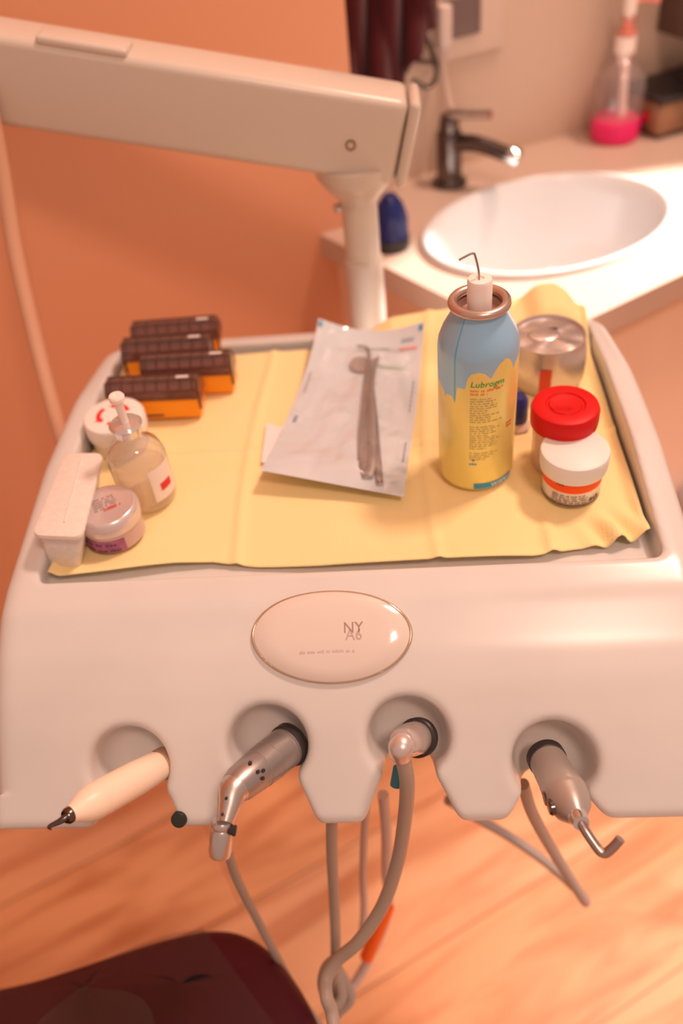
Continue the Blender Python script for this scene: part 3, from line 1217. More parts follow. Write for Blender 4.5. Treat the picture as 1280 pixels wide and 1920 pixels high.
finish(wrap(rect(-0.005, 0.005, 0.006, zk - 0.014, n=6), RK, -0.18, 0.0004), 'red_stripe', mat('faded_red_print', (0.60, 0.07, 0.03), 0.35, 0.3), tin)
b = lathe([(0, 0.0012), (0.009, 0.0014), (0.0105, 0.0008), (0.011, 0)], 28)
bmesh.ops.transform(b, matrix=Matrix.Translation((-0.004, 0.002, zk - 0.0022)) @ Matrix.Diagonal((1.3, 0.9, 1, 1)), verts=b.verts)
finish(b, 'pull_tab', M_alu, tin)
finish(lathe([(0, 0), (0.0035, 0)], 16, M=Matrix.Translation((0.005, 0.010, zk - 0.0016)) @ Matrix.Diagonal((1.2, 0.6, 1, 1))), 'opening', M_black, tin)

# red capped jar
rj = seat(1044, 900, 0.0235, TZ)
jar = thing('specimen_jar', 'clear jar with a bright red screw lid behind the white-lidded jar', 'jar', rj)
zr = zrow(757, rj) - TZ
M_pinkc = film_mat('pinkish_clear', (0.96, 0.78, 0.68), 0.45, gloss=0.8, bump=0.05, bscale=20)
finish(lathe([(0, 0.001), (0.0215, 0), (0.0225, 0.003), (0.0228, zr - 0.014), (0.0215, zr - 0.010), (0.0205, zr - 0.010), (0.0205, 0.004), (0, 0.003)], 56), 'jar_body', M_pinkc, jar)
finish(lathe([(0.0235, zr - 0.0175), (0.0252, zr - 0.017), (0.0257, zr - 0.012), (0.0257, zr - 0.004), (0.0245, zr - 0.001), (0.0225, zr), (0.0150, zr - 0.0002), (0.0140, zr - 0.0014), (0.0128, zr - 0.0014), (0.0118, zr - 0.0003), (0.006, zr - 0.0012), (0, zr - 0.0016)], 64), 'lid', M_red, jar)
bm = text_bm('LOCK', 0.006)
finish(bm, 'embossed_lettering', M_red, jar, smooth=False, loc=(-0.003, -0.006, zr + 0.0002))

# white lid jar with orange band
wj = seat(1064, 952, 0.0218, TZ)
wjar = thing('paste_jar', 'small jar with a plain white lid and an orange band, nearest on the right', 'jar', wj)
zw = zrow(840, wj) - TZ
finish(lathe([(0, 0.001), (0.0205, 0), (0.0215, 0.0015), (0.0218, zw - 0.014), (0, zw - 0.014)], 56), 'jar_body', mat('milky_jar', (0.86, 0.80, 0.74), 0.3), wjar)
finish(lathe([(0.0222, zw - 0.0165), (0.0245, zw - 0.0160), (0.0250, zw - 0.013), (0.0254, zw - 0.003), (0.0248, zw - 0.0008), (0.0236, zw), (0, zw)], 64), 'lid', mat('white_lid', (0.80, 0.78, 0.75), 0.45, sss=0.1), wjar)
finish(wrap(rect(-0.066, 0.066, zw - 0.0262, zw - 0.0160, n=60), 0.0218), 'orange_band', mat('orange_band', (0.95, 0.09, 0.0), 0.5), wjar)
finish(wrap(dashes([(0, 0.006, 0.001, 0.0034)]), 0.0218, -0.72, 0.0006), 'black_mark', M_darkink, wjar, smooth=False).location = (0, 0, zw - 0.0205)
rnd = random.Random(5)
finish(wrap(dashes([(-0.019, rnd.uniform(0.0, 0.012), zw - 0.0298 - 0.0021 * k, 0.0019) for k in range(5)] + [(0.011, 0.02, 0.004, 0.006)], rnd=rnd), 0.0218, 0), 'small_print', M_darkink, wjar, smooth=False)
finish(wrap(rect(-0.0684, 0.0684, 0.0008, 0.0030, n=60), 0.0216, 0, 0.0004), 'foot_band', mat('brown_band', (0.20, 0.12, 0.09), 0.5), wjar)

# small blue capped bottle peeking out between can and jar
sb = Vector((0.091, 0.566, TZ))
bb = thing('dropper_bottle', 'small pale bottle with a dark blue cap half hidden behind the spray can', 'bottle', sb)
zb = zrow(742, sb) - TZ
finish(lathe([(0, 0), (0.0105, 0), (0.0115, 0.002), (0.0115, zb - 0.030), (0.008, zb - 0.024), (0, zb - 0.024)], 36), 'bottle_body', mat('pale_pink_plastic', (0.78, 0.60, 0.55), 0.35), bb)
finish(lathe([(0.0088, zb - 0.024), (0.0092, zb - 0.020), (0.0085, zb - 0.004), (0.006, zb), (0, zb)], 36), 'cap', mat('navy_plastic', (0.02, 0.025, 0.16), 0.3), bb)

# ------------------------------------------------------------------ left-hand things: endodontic boxes
BWID, BDEP = 0.080, 0.027


def bur_box(cx, cy, rz, label, wdt=BWID, tint=None, z=TZ):
    t = thing('bur_box', label, 'box', (cx, cy, z), rz, 'amber bur boxes with smoked lids')
    h1 = 0.0205
    finish(box(wdt, BDEP, h1, (0, 0, h1 / 2), 0.0025), 'base', M_orange, t)
    bm = bmesh.new()
    for i in range(7):
        box(0.0075, 0.004, 0.006, (-wdt / 2 + 0.010 + i * (wdt - 0.02) / 6, -BDEP / 2 + 0.0045, h1 + 0.002), 0.0015, 2, bm)
    finish(bm, 'compartments', mat('amber_dark', (0.60, 0.22, 0.02), 0.3), t)
    # hipped smoked lid: side cheeks, front and back slopes, flat ridge
    sec = [(-BDEP / 2 - 0.0012, h1 * 0.85), (-BDEP / 2 + 0.0015, h1 + 0.009), (-BDEP / 2 + 0.0075, h1 + 0.0165), (BDEP / 2 - 0.010, h1 + 0.0165), (BDEP / 2 + 0.001, h1 + 0.004), (BDEP / 2 + 0.001, h1 * 0.8)]
    bm = bmesh.new()
    L_ = [bm.verts.new((-wdt / 2 - 0.0012, y, z_)) for y, z_ in sec]
    R_ = [bm.verts.new((wdt / 2 + 0.0012, y, z_)) for y, z_ in sec]
    for i in range(1, len(sec) - 1):
        bm.faces.new((L_[i], R_[i], R_[i + 1], L_[i + 1]))
    chk = [(-0.004, h1 - 0.010)]
    for sgn, vv in ((-1, L_), (1, R_)):
        tip = bm.verts.new((sgn * (wdt / 2 + 0.0012), -BDEP / 2 + 0.001, h1 - 0.011))
        bm.faces.new([tip] + vv[1:])
    # front window pane hangs only half way down
    a = bm.verts.new((-wdt / 2 - 0.0012, -BDEP / 2 - 0.0002, h1 + 0.002))
    b_ = bm.verts.new((wdt / 2 + 0.0012, -BDEP / 2 - 0.0002, h1 + 0.002))
    bm.faces.new((a, b_, R_[1], L_[1]))
    for v in (L_[0], R_[0]):
        bm.verts.remove(v)
    lid = finish(bm, 'lid', M_smoke, t, smooth=False)
    m = lid.modifiers.new('thick', 'SOLIDIFY')
    m.thickness = 0.0011
    bm = bmesh.new()
    for i in range(8):
        xx = -wdt / 2 + 0.003 + i * (wdt - 0.006) / 7
        tube([(xx, -BDEP / 2 + 0.0010, h1 + 0.009), (xx, -BDEP / 2 + 0.007, h1 + 0.0170), (xx, BDEP / 2 - 0.011, h1 + 0.0172)], 0.0005, 5, bm, smooth=False)
    for yy_, zz_ in ((-BDEP / 2 + 0.0010, h1 + 0.0095), (-BDEP / 2 + 0.0072, h1 + 0.0170), (BDEP / 2 - 0.011, h1 + 0.0170), (-BDEP / 2 - 0.0004, h1 + 0.002)):
        tube([(-wdt / 2, yy_, zz_), (wdt / 2, yy_, zz_)], 0.0006, 5, bm, smooth=False)
    for sg in (-1, 1):
        xx = sg * (wdt / 2 + 0.0012)
        tube([(xx, -BDEP / 2 + 0.0072, h1 + 0.0165), (xx, -BDEP / 2 + 0.0015, h1 + 0.009), (xx, -BDEP / 2 + 0.001, h1 - 0.011)], 0.0009, 6, bm, smooth=False)
    finish(bm, 'lid_ribs', M_lid, lid)
    finish(box(0.011, 0.0035, 0.0006, (wdt / 2 - 0.012, -BDEP / 2 + 0.0105, h1 + 0.0175)), 'name_tag', mat('pale_tag', (0.75, 0.66, 0.62), 0.5), lid, smooth=False)
    finish(box(0.016, 0.0003, 0.0022, (-0.002, -BDEP / 2 - 0.0002, 0.005)), 'front_print', M_darkink, t, smooth=False)
    return t


M_smoke = film_mat('smoked_lid_plastic', (0.62, 0.42, 0.35), 0.16, gloss=1.0, bump=0.02, bscale=10)
pA = onz(345, 697, TZ)
pB = onz(330, 722, TZ)
pC = onz(352, 750, TZ)
pD = onz(298, 787, TZ)
bur_box(pD.x, pD.y + BDEP / 2, -0.02, 'amber bur box with smoked lid, nearest the recycling tub')
bur_box(pC.x + 0.003, pD.y + BDEP / 2 + 0.0335, -0.01, 'amber bur box with smoked lid reaching farthest right over the cloth')
bur_box(pB.x - 0.006, pD.y + BDEP / 2 + 0.0630, 0.0, 'amber bur box with smoked lid, sandwiched just before the hindmost one')
bur_box(pA.x - 0.007, pD.y + BDEP / 2 + 0.0925, 0.02, 'hindmost amber bur box with smoked lid, against the rear rim')

# ------------------------------------------------------------------ recycling tub
rt = seat(243, 866, 0.026, TZ)
tub = thing('paper_point_tub', 'white round tub with red circling arrows on its lid beside the left rim', 'tub', rt)
zt_ = zrow(777, rt) - TZ
RR = 0.0262
finish(lathe([(0, 0), (RR - 0.004, 0), (RR - 0.003, 0.002), (RR - 0.002, zt_ - 0.014), (0, zt_ - 0.014)], 56), 'tub_body', mat('tub_body', (0.80, 0.70, 0.64), 0.4), tub)
lid = finish(lathe([(RR - 0.003, zt_ - 0.016), (RR - 0.0005, zt_ - 0.016), (RR, zt_ - 0.014), (RR, zt_ - 0.003), (RR - 0.0015, zt_ - 0.0006), (RR - 0.004, zt_), (0, zt_)], 64), 'lid', mat('tub_lid', (0.88, 0.82, 0.77), 0.4), tub)
bm = bmesh.new()
for k in range(3):                                     # three chasing arrows
    a0 = math.radians(120 * k + 20)
    span = math.radians(72)
    P = [(0.0145, 0.0105, a0 + span * i / 10) for i in range(11)]
    o_ = [bm.verts.new((ro * math.cos(a), ro * math.sin(a), zt_ + 0.0003)) for ro, ri, a in P]
    i_ = [bm.verts.new((ri * math.cos(a), ri * math.sin(a), zt_ + 0.0003)) for ro, ri, a in P]
    for i in range(10):
        bm.faces.new((o_[i], o_[i + 1], i_[i + 1], i_[i]))
    ae = a0 + span
    t1 = bm.verts.new((0.0170 * math.cos(ae), 0.0170 * math.sin(ae), zt_ + 0.0003))
    t2 = bm.verts.new((0.0085 * math.cos(ae), 0.0085 * math.sin(ae), zt_ + 0.0003))
    t3 = bm.verts.new((0.0125 * math.cos(ae + 0.42), 0.0125 * math.sin(ae + 0.42), zt_ + 0.0003))
    bm.faces.new((t1, t3, t2))
finish(bm, 'arrow_emblem', M_redink, lid, smooth=False)

# ------------------------------------------------------------------ glass bottle
RVi = 0.0228
gv = seat(292, 962, RVi, TZ)
gl_ = thing('glass_vial', 'clear glass bottle of liquid with a white tip, behind the lilac jar', 'bottle', gv)
zsho = zrow(846, gv) - TZ
znk = zrow(813, gv) - TZ
ztp = zrow(797, gv) - TZ
M_glass = mat('bottle_glass', (0.95, 0.97, 0.95), rough=0.02, trans=1.0, ior=1.45)
M_liq = mat('clear_liquid', (0.99, 0.96, 0.90), rough=0.0, trans=1.0, ior=1.33)
outer = [(0, 0.001), (RVi - 0.004, 0), (RVi - 0.001, 0.0015), (RVi, 0.004), (RVi, zsho - 0.004), (RVi - 0.003, zsho + 0.004), (RVi - 0.009, zsho + 0.009), (0.0085, znk - 0.002), (0.0080, znk + 0.004)]
innr = [(0.0065, znk + 0.004), (0.0070, znk - 0.001), (RVi - 0.011, zsho + 0.007), (RVi - 0.0050, zsho + 0.002), (RVi - 0.0022, zsho - 0.005), (RVi - 0.0022, 0.0055), (RVi - 0.005, 0.0035), (0, 0.003)]
M_clear = film_mat('clear_bottle_wall', (0.97, 0.95, 0.92), 0.16, gloss=1.8, bump=0.0, rough=0.03)
finish(lathe(outer, 64), 'bottle_glass', M_clear, gl_, ang=60)
finish(lathe([(0, 0.0036), (RVi - 0.0055, 0.004), (RVi - 0.0028, 0.006), (RVi - 0.0028, zsho - 0.014), (0, zsho - 0.0140)], 48), 'liquid', film_mat('pale_liquid', (0.96, 0.90, 0.80), 0.12, gloss=1.0, bump=0.0, rough=0.02), gl_)
finish(lathe([(0.0085, znk), (0.0105, znk + 0.001), (0.0108, znk + 0.007), (0.0125, znk + 0.009), (0.0128, ztp + 0.001), (0.0110, ztp + 0.003), (0.004, ztp + 0.0035), (0, ztp + 0.0035)], 40), 'crimp_cap', mat('clear_silver_cap', (0.80, 0.76, 0.74), 0.12, 0.75), gl_)
finish(lathe([(0.0030, ztp + 0.003), (0.0034, ztp + 0.021), (0.0040, ztp + 0.022), (0.0058, ztp + 0.0235), (0.0060, ztp + 0.0265), (0.0050, ztp + 0.0280), (0.0020, ztp + 0.0280), (0, ztp + 0.0265)], 28), 'white_tip', mat('translucent_white', (0.88, 0.78, 0.73), 0.35, sss=0.2), gl_)
zl = zsho - 0.006
finish(wrap(rect(0.0, 0.024, 0.010, zl, n=14), RVi, 0.55, 0.0004), 'label', mat('bottle_label', (0.86, 0.76, 0.72), 0.5), gl_)
finish(wrap(rect(0.007, 0.018, 0.45 * zl, 0.45 * zl + 0.007, n=6), RVi, 0.55, 0.0008), 'red_print', M_redink, gl_)

# ------------------------------------------------------------------ lilac jar
RL = 0.0242
lj = seat(233, 1036, 0.0235, TZ)
ljar = thing('lilac_jar', 'squat lilac jar with a frosted silver-rimmed lid at the tray front left', 'jar', lj)
zl_ = zrow(946, lj) - TZ
finish(lathe([(0, 0.001), (RL - 0.003, 0), (RL - 0.0012, 0.002), (RL - 0.0008, zl_ - 0.012), (0, zl_ - 0.012)], 56), 'jar_body', mat('clear_rosy_jar', (0.60, 0.42, 0.42), 0.18, coat=0.5), ljar)
lid = finish(lathe([(RL - 0.002, zl_ - 0.0135), (RL, zl_ - 0.013), (RL + 0.0004, zl_ - 0.008), (RL, zl_ - 0.0035), (RL - 0.0015, zl_ - 0.0008), (RL - 0.003, zl_), (RL - 0.0045, zl_ - 0.0006), (0, zl_ - 0.0006)], 64), 'lid', mat('silvery_lid', (0.74, 0.64, 0.63), 0.22, 0.45), ljar)
rnd = random.Random(11)
bm = dashes([(-0.010, rnd.uniform(0.004, 0.010), 0.006 - 0.0030 * k, 0.0028) for k in range(5)], rnd=rnd)
bm.transform(Matrix.Translation((0, 0.002, zl_ + 0.0)) @ Matrix.Rotation(0.45, 4, 'Z'))
finish(bm, 'lid_print', mat('grey_brown_ink', (0.36, 0.28, 0.28), 0.7), lid, smooth=False)
bm = dashes([(-0.005, 0.0085, 0, 0.0036)])
bm.transform(Matrix.Translation((0.005, -0.0045, zl_ + 0.0002)) @ Matrix.Rotation(0.55, 4, 'Z'))
finish(bm, 'red_print', M_redink, lid, smooth=False)
bm = wrap(rect(-0.020, 0.018, 0.003, zl_ - 0.017, n=24), RL - 0.0008, -0.15, 0.0003)
finish(bm, 'label', mat('purple_label', (0.44, 0.14, 0.30), 0.4, var=0.5, vscale=160), ljar)
finish(wrap(dashes([(-0.016, 0.012, zl_ - 0.022, 0.005), (-0.014, 0.014, zl_ - 0.028, 0.004)]), RL - 0.0008, -0.15, 0.0007), 'label_print', mat('violet_ink', (0.16, 0.04, 0.20), 0.6), ljar, smooth=False)

# ------------------------------------------------------------------ long white box
zb0 = TZ
zb1 = 0.880
f0, f1 = onz(58, 1003, zb1), onz(152, 1007, zb1)
b0, b1 = onz(122, 849, zb1), onz(194, 848, zb1)
lbx = thing('oblong_box', 'long speckled white plastic box with overhanging lid along the left rim', 'box', (0, 0, 0))


def quad_solid(q, z0, z1, q2=None, bev=0.003, rc=0.006):
    bm = bmesh.new()
    q2 = q2 or q
    a = [bm.verts.new((p.x, p.y, z0)) for p in q]
    b = [bm.verts.new((p.x, p.y, z1)) for p in q2]
    bm.faces.new(a[::-1])
    bm.faces.new(b)
    for i in range(4):
        bm.faces.new((a[i], a[(i + 1) % 4], b[(i + 1) % 4], b[i]))
    ve = [e for e in bm.edges if abs(e.verts[0].co.z - e.verts[1].co.z) > 0.001]
    bmesh.ops.bevel(bm, geom=ve, offset=rc, segments=4, profile=0.5, affect='EDGES')
    he = [e for e in bm.edges if abs(e.verts[0].co.z - e.verts[1].co.z) < 1e-5]
    bmesh.ops.bevel(bm, geom=he, offset=bev, segments=2, profile=0.5, affect='EDGES', clamp_overlap=True)
    return bm


def scale_q(q, s, sh=Vector((0, 0, 0))):
    c = sum(q, Vector()) / 4
    return [c + (p - c) * s + sh for p in q]


Q = [f0, f1, b1, b0]
M_box = mat('speckled_white_plastic', (0.84, 0.76, 0.70), 0.35, var=0.10, vscale=260, sss=0.1)
g0, g1 = onz(88, 1062, zb0), onz(151, 1066, zb0)
Qb = [g0, g1, g1 + (b1 - f1) * 0.86, g0 + (b0 - f0) * 0.86]
finish(quad_solid(Qb, zb0, zb1 - 0.0035, scale_q(Q, 0.88), 0.002, 0.005), 'box_body', M_box, lbx)
finish(quad_solid(Q, zb1 - 0.0045, zb1, None, 0.0012, 0.007), 'lid', M_box, lbx)
c0, c1 = (f0 + f1) / 2 + Vector((0.003, 0.012, 0.0002)), (b0 + b1) / 2 + Vector((0, -0.008, 0.0002))
finish(tube([c0 + (c1 - c0) * 0.02, c0 + (c1 - c0) * 0.98], 0.0009, 8), 'lid_crease', M_box, lbx)

# ------------------------------------------------------------------ handpieces
def along(A, Bp, prof_, seg=40, bm=None):
    """lathe whose profile runs in 0..1 from A to B"""
    d = Bp - A
    Lg = d.length
    return lathe([(r, t * Lg) for r, t in prof_], seg, bm=bm, M=frame_z(A, d))


def panel_depth(px, py):
    return depth_of(surf(px, py))


# 1 scaler, cream
D0 = panel_depth(240, 1440)
A1, B1 = dep(312, 1428, D0 + 0.012), dep(132, 1527, D0 - 0.052)
sc = thing('ultrasonic_scaler', 'cream ultrasonic scaler handpiece resting in the leftmost notch', 'handpiece')
finish(along(A1, B1, [(0, 0), (0.0098, 0.0), (0.0105, 0.02), (0.0105, 0.08), (0.0098, 0.09), (0.0108, 0.11), (0.0118, 0.35), (0.0120, 0.70), (0.0117, 0.705), (0.0119, 0.715), (0.0117, 0.79), (0.0100, 0.88), (0.0062, 0.975), (0.0056, 1.0), (0, 1.0)]), 'grip', mat('warm_cream_plastic', (0.90, 0.74, 0.58), 0.35), sc)
dA = (B1 - A1).normalized()
tp = B1
finish(along(tp - dA * 0.001, tp + dA * 0.004, [(0.0052, 0), (0.0052, 0.7), (0.0042, 1), (0.003, 0.8), (0, 0.8)], 28), 'collar', M_dchrome, sc)
q1, q2 = dep(112, 1540, depth_of(tp) - 0.004), dep(92, 1550, depth_of(tp) - 0.004)
finish(seg_tube([tp + dA * 0.002, q1, q2, q2 + Vector((-0.001, 0.001, -0.006))], [0.0028, 0.0020, 0.0012, 0.0005], 12), 'scaler_tip', M_dchrome, sc)
ug = dep(305, 1440, D0 + 0.045)

# 2 contra angle, grey metal
D1 = panel_depth(500, 1400)
A2, B2 = dep(548, 1392, D1 + 0.016), dep(438, 1478, D1 - 0.030)
ca = thing('contra_angle_handpiece', 'grey metal contra-angle handpiece in the second notch from the left', 'handpiece')
finish(along(A2, B2, [(0, 0), (0.0140, 0), (0.0142, 0.16), (0.0139, 0.165), (0.0142, 0.17), (0.0140, 0.42), (0.0137, 0.425), (0.0139, 0.43), (0.0135, 0.60), (0.0132, 0.605), (0.0133, 0.62), (0.0120, 0.90), (0.0100, 1.0), (0, 1.04)]), 'motor_sleeve', M_hp, ca)
C2 = dep(421, 1545, D1 - 0.046)
finish(seg_tube([B2 + (A2 - B2) * 0.12, B2 + (C2 - B2) * 0.10, B2 + (C2 - B2) * 0.5, C2], [0.0112, 0.0100, 0.0078, 0.0052], 28), 'angled_neck', M_steel, ca)
hd0, hd1 = dep(417, 1538, D1 - 0.044), dep(412, 1606, D1 - 0.040)
finish(along(hd0, hd1, [(0, 0), (0.0062, 0.0), (0.0070, 0.06), (0.0070, 0.16), (0.0064, 0.2), (0.0072, 0.26), (0.0074, 0.85), (0.0066, 0.97), (0, 1.0)], 32), 'head', M_steel, ca)
finish(along(dep(428, 1556, D1 - 0.047), dep(443, 1558, D1 - 0.047), [(0, 0), (0.0022, 0), (0.0036, 0.8), (0.003, 1), (0, 1)], 16), 'latch', M_black, ca)
for px, py in ((472, 1414), (487, 1445), (505, 1441), (500, 1460)):
    p = dep(px, py, D1 - 0.030)
    dd = (p - (A2 + (B2 - A2) * max(0, min(1, (p - A2).dot((B2 - A2)) / (B2 - A2).length_squared))))
    pp = (p - dd) + dd.normalized() * 0.0136
    finish(lathe([(0.0013, -0.001), (0.0013, 0.0004), (0, 0.0005)], 12, M=frame_z(pp, dd)), 'mark', M_black, ca)
for px, py in ((424, 1497), (417, 1527)):
    p = dep(px, py, D1 - 0.052)
    finish(lathe([(0.0010, -0.001), (0.0010, 0.0006), (0, 0.0008)], 12, M=frame_z(p, -fw)), 'mark', M_black, ca)

# 3 hose coupling with its own hose dropping in front
D2 = panel_depth(765, 1385)
A3, B3 = dep(786, 1382, D2 + 0.014), dep(752, 1392, D2 - 0.018)
tb = thing('turbine_coupling', 'silver hose coupling with a grey tube dropping from the third notch', 'hose coupling')
finish(along(A3, B3, [(0, 0), (0.0105, 0), (0.0112, 0.1), (0.0112, 0.5), (0.0098, 0.62), (0.0100, 0.85), (0.0086, 0.97), (0, 1.02)]), 'coupling', mat('satin_silver', (0.72, 0.64, 0.61), 0.28, 0.7), tb)
E3 = dep(752, 1422, D2 - 0.014)
finish(seg_tube([B3 + (A3 - B3) * 0.25, dep(752, 1402, D2 - 0.017), E3], [0.0088, 0.0088, 0.0062], 24), 'elbow', mat('satin_silver', (0.72, 0.64, 0.61), 0.28, 0.7), tb)
hz = [(755, 1420, D2 - 0.013), (763, 1470, D2 + 0.0), (758, 1540, D2 + 0.03), (744, 1620, D2 + 0.06), (716, 1700, D2 + 0.08), (672, 1765, D2 + 0.09), (633, 1800, D2 + 0.10), (612, 1835, D2 + 0.10), (612, 1870, D2 + 0.09), (622, 1900, D2 + 0.09), (630, 1960, D2 + 0.08)]
finish(tube([dep(*p) for p in hz], 0.0052, 16), 'hose', M_hose, tb)
finish(along(dep(748, 1440, D2 + 0.02), dep(742, 1472, D2 + 0.025), [(0, 0), (0.0042, 0), (0.0042, 1), (0, 1)], 16), 'ferrule', mat('teal_ferrule', (0.05, 0.28, 0.36), 0.4), tb)

# 4 three-way syringe, grey
D3 = panel_depth(1040, 1432)
A4, B4 = dep(1022, 1418, D3 + 0.016), dep(1083, 1532, D3 - 0.046)
sy = thing('air_water_syringe', 'grey air-water syringe with a bent steel nozzle in the rightmost notch', 'syringe')
finish(along(A4, B4, [(0, 0), (0.0118, 0), (0.0125, 0.08), (0.0130, 0.40), (0.0142, 0.62), (0.0138, 0.72), (0.0136, 0.725), (0.0122, 0.84), (0.0072, 0.97), (0.0060, 1.0), (0, 1.0)]), 'grip', mat('warm_grey_shell', (0.44, 0.39, 0.36), 0.33, 0.45), sy)
d4 = (B4 - A4).normalized()
finish(along(B4 - d4 * 0.003, B4 + d4 * 0.006, [(0.0058, 0), (0.0062, 0.3), (0.0056, 0.6), (0.0050, 1.0), (0, 1.0)], 28), 'chrome_collar', M_chrome, sy)
Dn = depth_of(B4) - 0.006
pn = [B4 + d4 * 0.004, dep(1100, 1562, Dn), dep(1121, 1592, Dn - 0.004), dep(1129, 1599, Dn - 0.005), dep(1137, 1599, Dn - 0.006), dep(1150, 1588, Dn - 0.008), dep(1163, 1573, Dn - 0.010)]
finish(tube(pn, 0.0030, 18), 'nozzle', mat('warm_dark_steel', (0.42, 0.33, 0.30), 0.22, 0.9), sy)
mid = A4 + (B4 - A4) * 0.74
side = dep(1018, 1508, depth_of(mid)) 
sd = (side - mid).normalized()
bq = mid + sd * 0.0118
for off in (-0.005, 0.004):
    finish(lathe([(0.0052, -0.004), (0.0052, 0.0012), (0.0042, 0.0024), (0, 0.0026)], 24, M=frame_z(bq + d4 * off, sd)), 'button', M_dchrome, sy)

for a_, b_, r_, m_ in ((A1, B1, 0.0112, mat('tan_ring', (0.40, 0.25, 0.16), 0.4)), (A2, B2, 0.0152, M_black), (A3, B3, 0.0135, M_black), (A4, B4, 0.0132, M_black)):
    finish(lathe([(r_ - 0.002, 0.0), (r_, 0.0), (r_, 0.006), (r_ - 0.001, 0.007), (r_ - 0.002, 0.007)], 36, M=frame_z(a_, b_ - a_)), 'holder_ring', m_, unit)
# ------------------------------------------------------------------ hoses below the tray
hgrp = 'hoses hanging below the tray'


def hose(label, pts, r, m=M_hose, extra=None):
    o = finish(tube([dep(*p) for p in pts], r, 14), 'hose', m)
    tag(o, label, 'hose', hgrp)
    return o


hose('thin grey hose leaving the contra-angle head and running down to the right', [(428, 1600, 0.66), (445, 1650, 0.69), (485, 1730, 0.73), (530, 1815, 0.77), (560, 1868, 0.79), (600, 1925, 0.80)], 0.0036)
hose('straight grey hose hanging left of the others under the centre tab', [(622, 1520, 0.62), (622, 1600, 0.66), (626, 1680, 0.70), (629, 1760, 0.73), (628, 1830, 0.75), (624, 1900, 0.77)], 0.0045)
hose('thinnest pale hose between the straight one and the thick curve', [(688, 1500, 0.66), (683, 1560, 0.70), (680, 1640, 0.76), (682, 1700, 0.80), (678, 1760, 0.82)], 0.0032, M_hose2)
hs3 = thing('hose', 'pale hose carrying an orange sleeve just right of the knot', 'hose', group=hgrp)
finish(tube([dep(*p) for p in [(718, 1490, 0.70), (724, 1560, 0.74), (724, 1630, 0.79), (728, 1690, 0.82), (718, 1740, 0.84), (690, 1800, 0.85), (664, 1845, 0.85), (645, 1870, 0.84), (630, 1905, 0.82)]], 0.0046, 14), 'tube', M_hose2, hs3)
finish(along(dep(726, 1698, 0.815), dep(685, 1800, 0.84), [(0, 0), (0.0068, 0), (0.0075, 0.1), (0.0068, 0.95), (0, 1)], 20), 'orange_sleeve', mat('orange_rubber', (0.95, 0.14, 0.01), 0.5), hs3)
hose('thick grey hose slanting down right behind the syringe', [(980, 1470, 0.64), (1000, 1530, 0.68), (1045, 1610, 0.74), (1095, 1688, 0.79), (1085, 1672, 0.82), (1030, 1622, 0.84), (960, 1572, 0.84), (905, 1540, 0.82), (840, 1500, 0.78)], 0.0048)
bm = tube([dep(*p) for p in [(640, 1790, 0.735), (612, 1815, 0.725), (606, 1850, 0.73), (622, 1885, 0.745), (640, 1868, 0.75), (632, 1820, 0.755), (650, 1850, 0.76), (655, 1875, 0.76), (625, 1905, 0.76)]], 0.0050, 14)
tag(finish(bm, 'hose', M_hose), 'knotted loop of grey hose at the very bottom centre', 'hose', hgrp)

# ------------------------------------------------------------------ maroon chair, lower left
zc_ = 0.50
edge = [(x_ + 4, y_ - 14) for x_, y_ in [(-160, 1895), (0, 1862), (110, 1828), (215, 1790), (310, 1760), (380, 1747), (440, 1752), (492, 1780), (535, 1828), (570, 1885), (600, 1960), (620, 2080)]]
pe_ = [onz(a, b, zc_) for a, b in edge]
pe2 = catmull([(p.x, p.y, 0) for p in pe_], 6)
cen = Vector((sum(p.x for p in pe2) / len(pe2) - 0.05, -0.02, 0))
loop = [Vector((p.x, p.y, 0)) for p in pe2] + [Vector((-0.15, -0.20, 0)), Vector((-0.52, -0.20, 0))]
chair = thing('treatment_chair', 'maroon vinyl dental chair end with a clear plastic cover, lower left corner', 'chair', (0, 0, 0))


def cushion(loop_, z1, th, m, name, parent, rnd=0.022):
    c = sum(loop_, Vector()) / len(loop_)
    bm = bmesh.new()
    R = []
    steps = [(0.0, z1 - th), (0.0, z1 - rnd)] + [(rnd * (1 - math.cos(a)), z1 - rnd + rnd * math.sin(a)) for a in (0.4, 0.8, 1.2, 1.57)] + [(0.06, z1 + 0.004), (0.12, z1 + 0.007)]
    for ins, z in steps:
        ring = []
        for p in loop_:
            d_ = (c - p)
            ring.append(bm.verts.new((p.x + d_.x / d_.length * ins, p.y + d_.y / d_.length * ins, z)))
        R.append(ring)
    n = len(loop_)
    for a, b in zip(R, R[1:]):
        for i in range(n):
            bm.faces.new((a[i], a[(i + 1) % n], b[(i + 1) % n], b[i]))
    top_ = bm.verts.new((c.x, c.y, z1 + 0.008))
    for i in range(n):
        bm.faces.new((R[-1][i], R[-1][(i + 1) % n], top_))
    bot_ = bm.verts.new((c.x, c.y, z1 - th))
    for i in range(n):
        bm.faces.new((R[0][(i + 1) % n], R[0][i], bot_))
    return finish(bm, name, m, parent, ang=60)


cushion(loop, zc_, 0.09, M_maroon, 'cushion', chair)
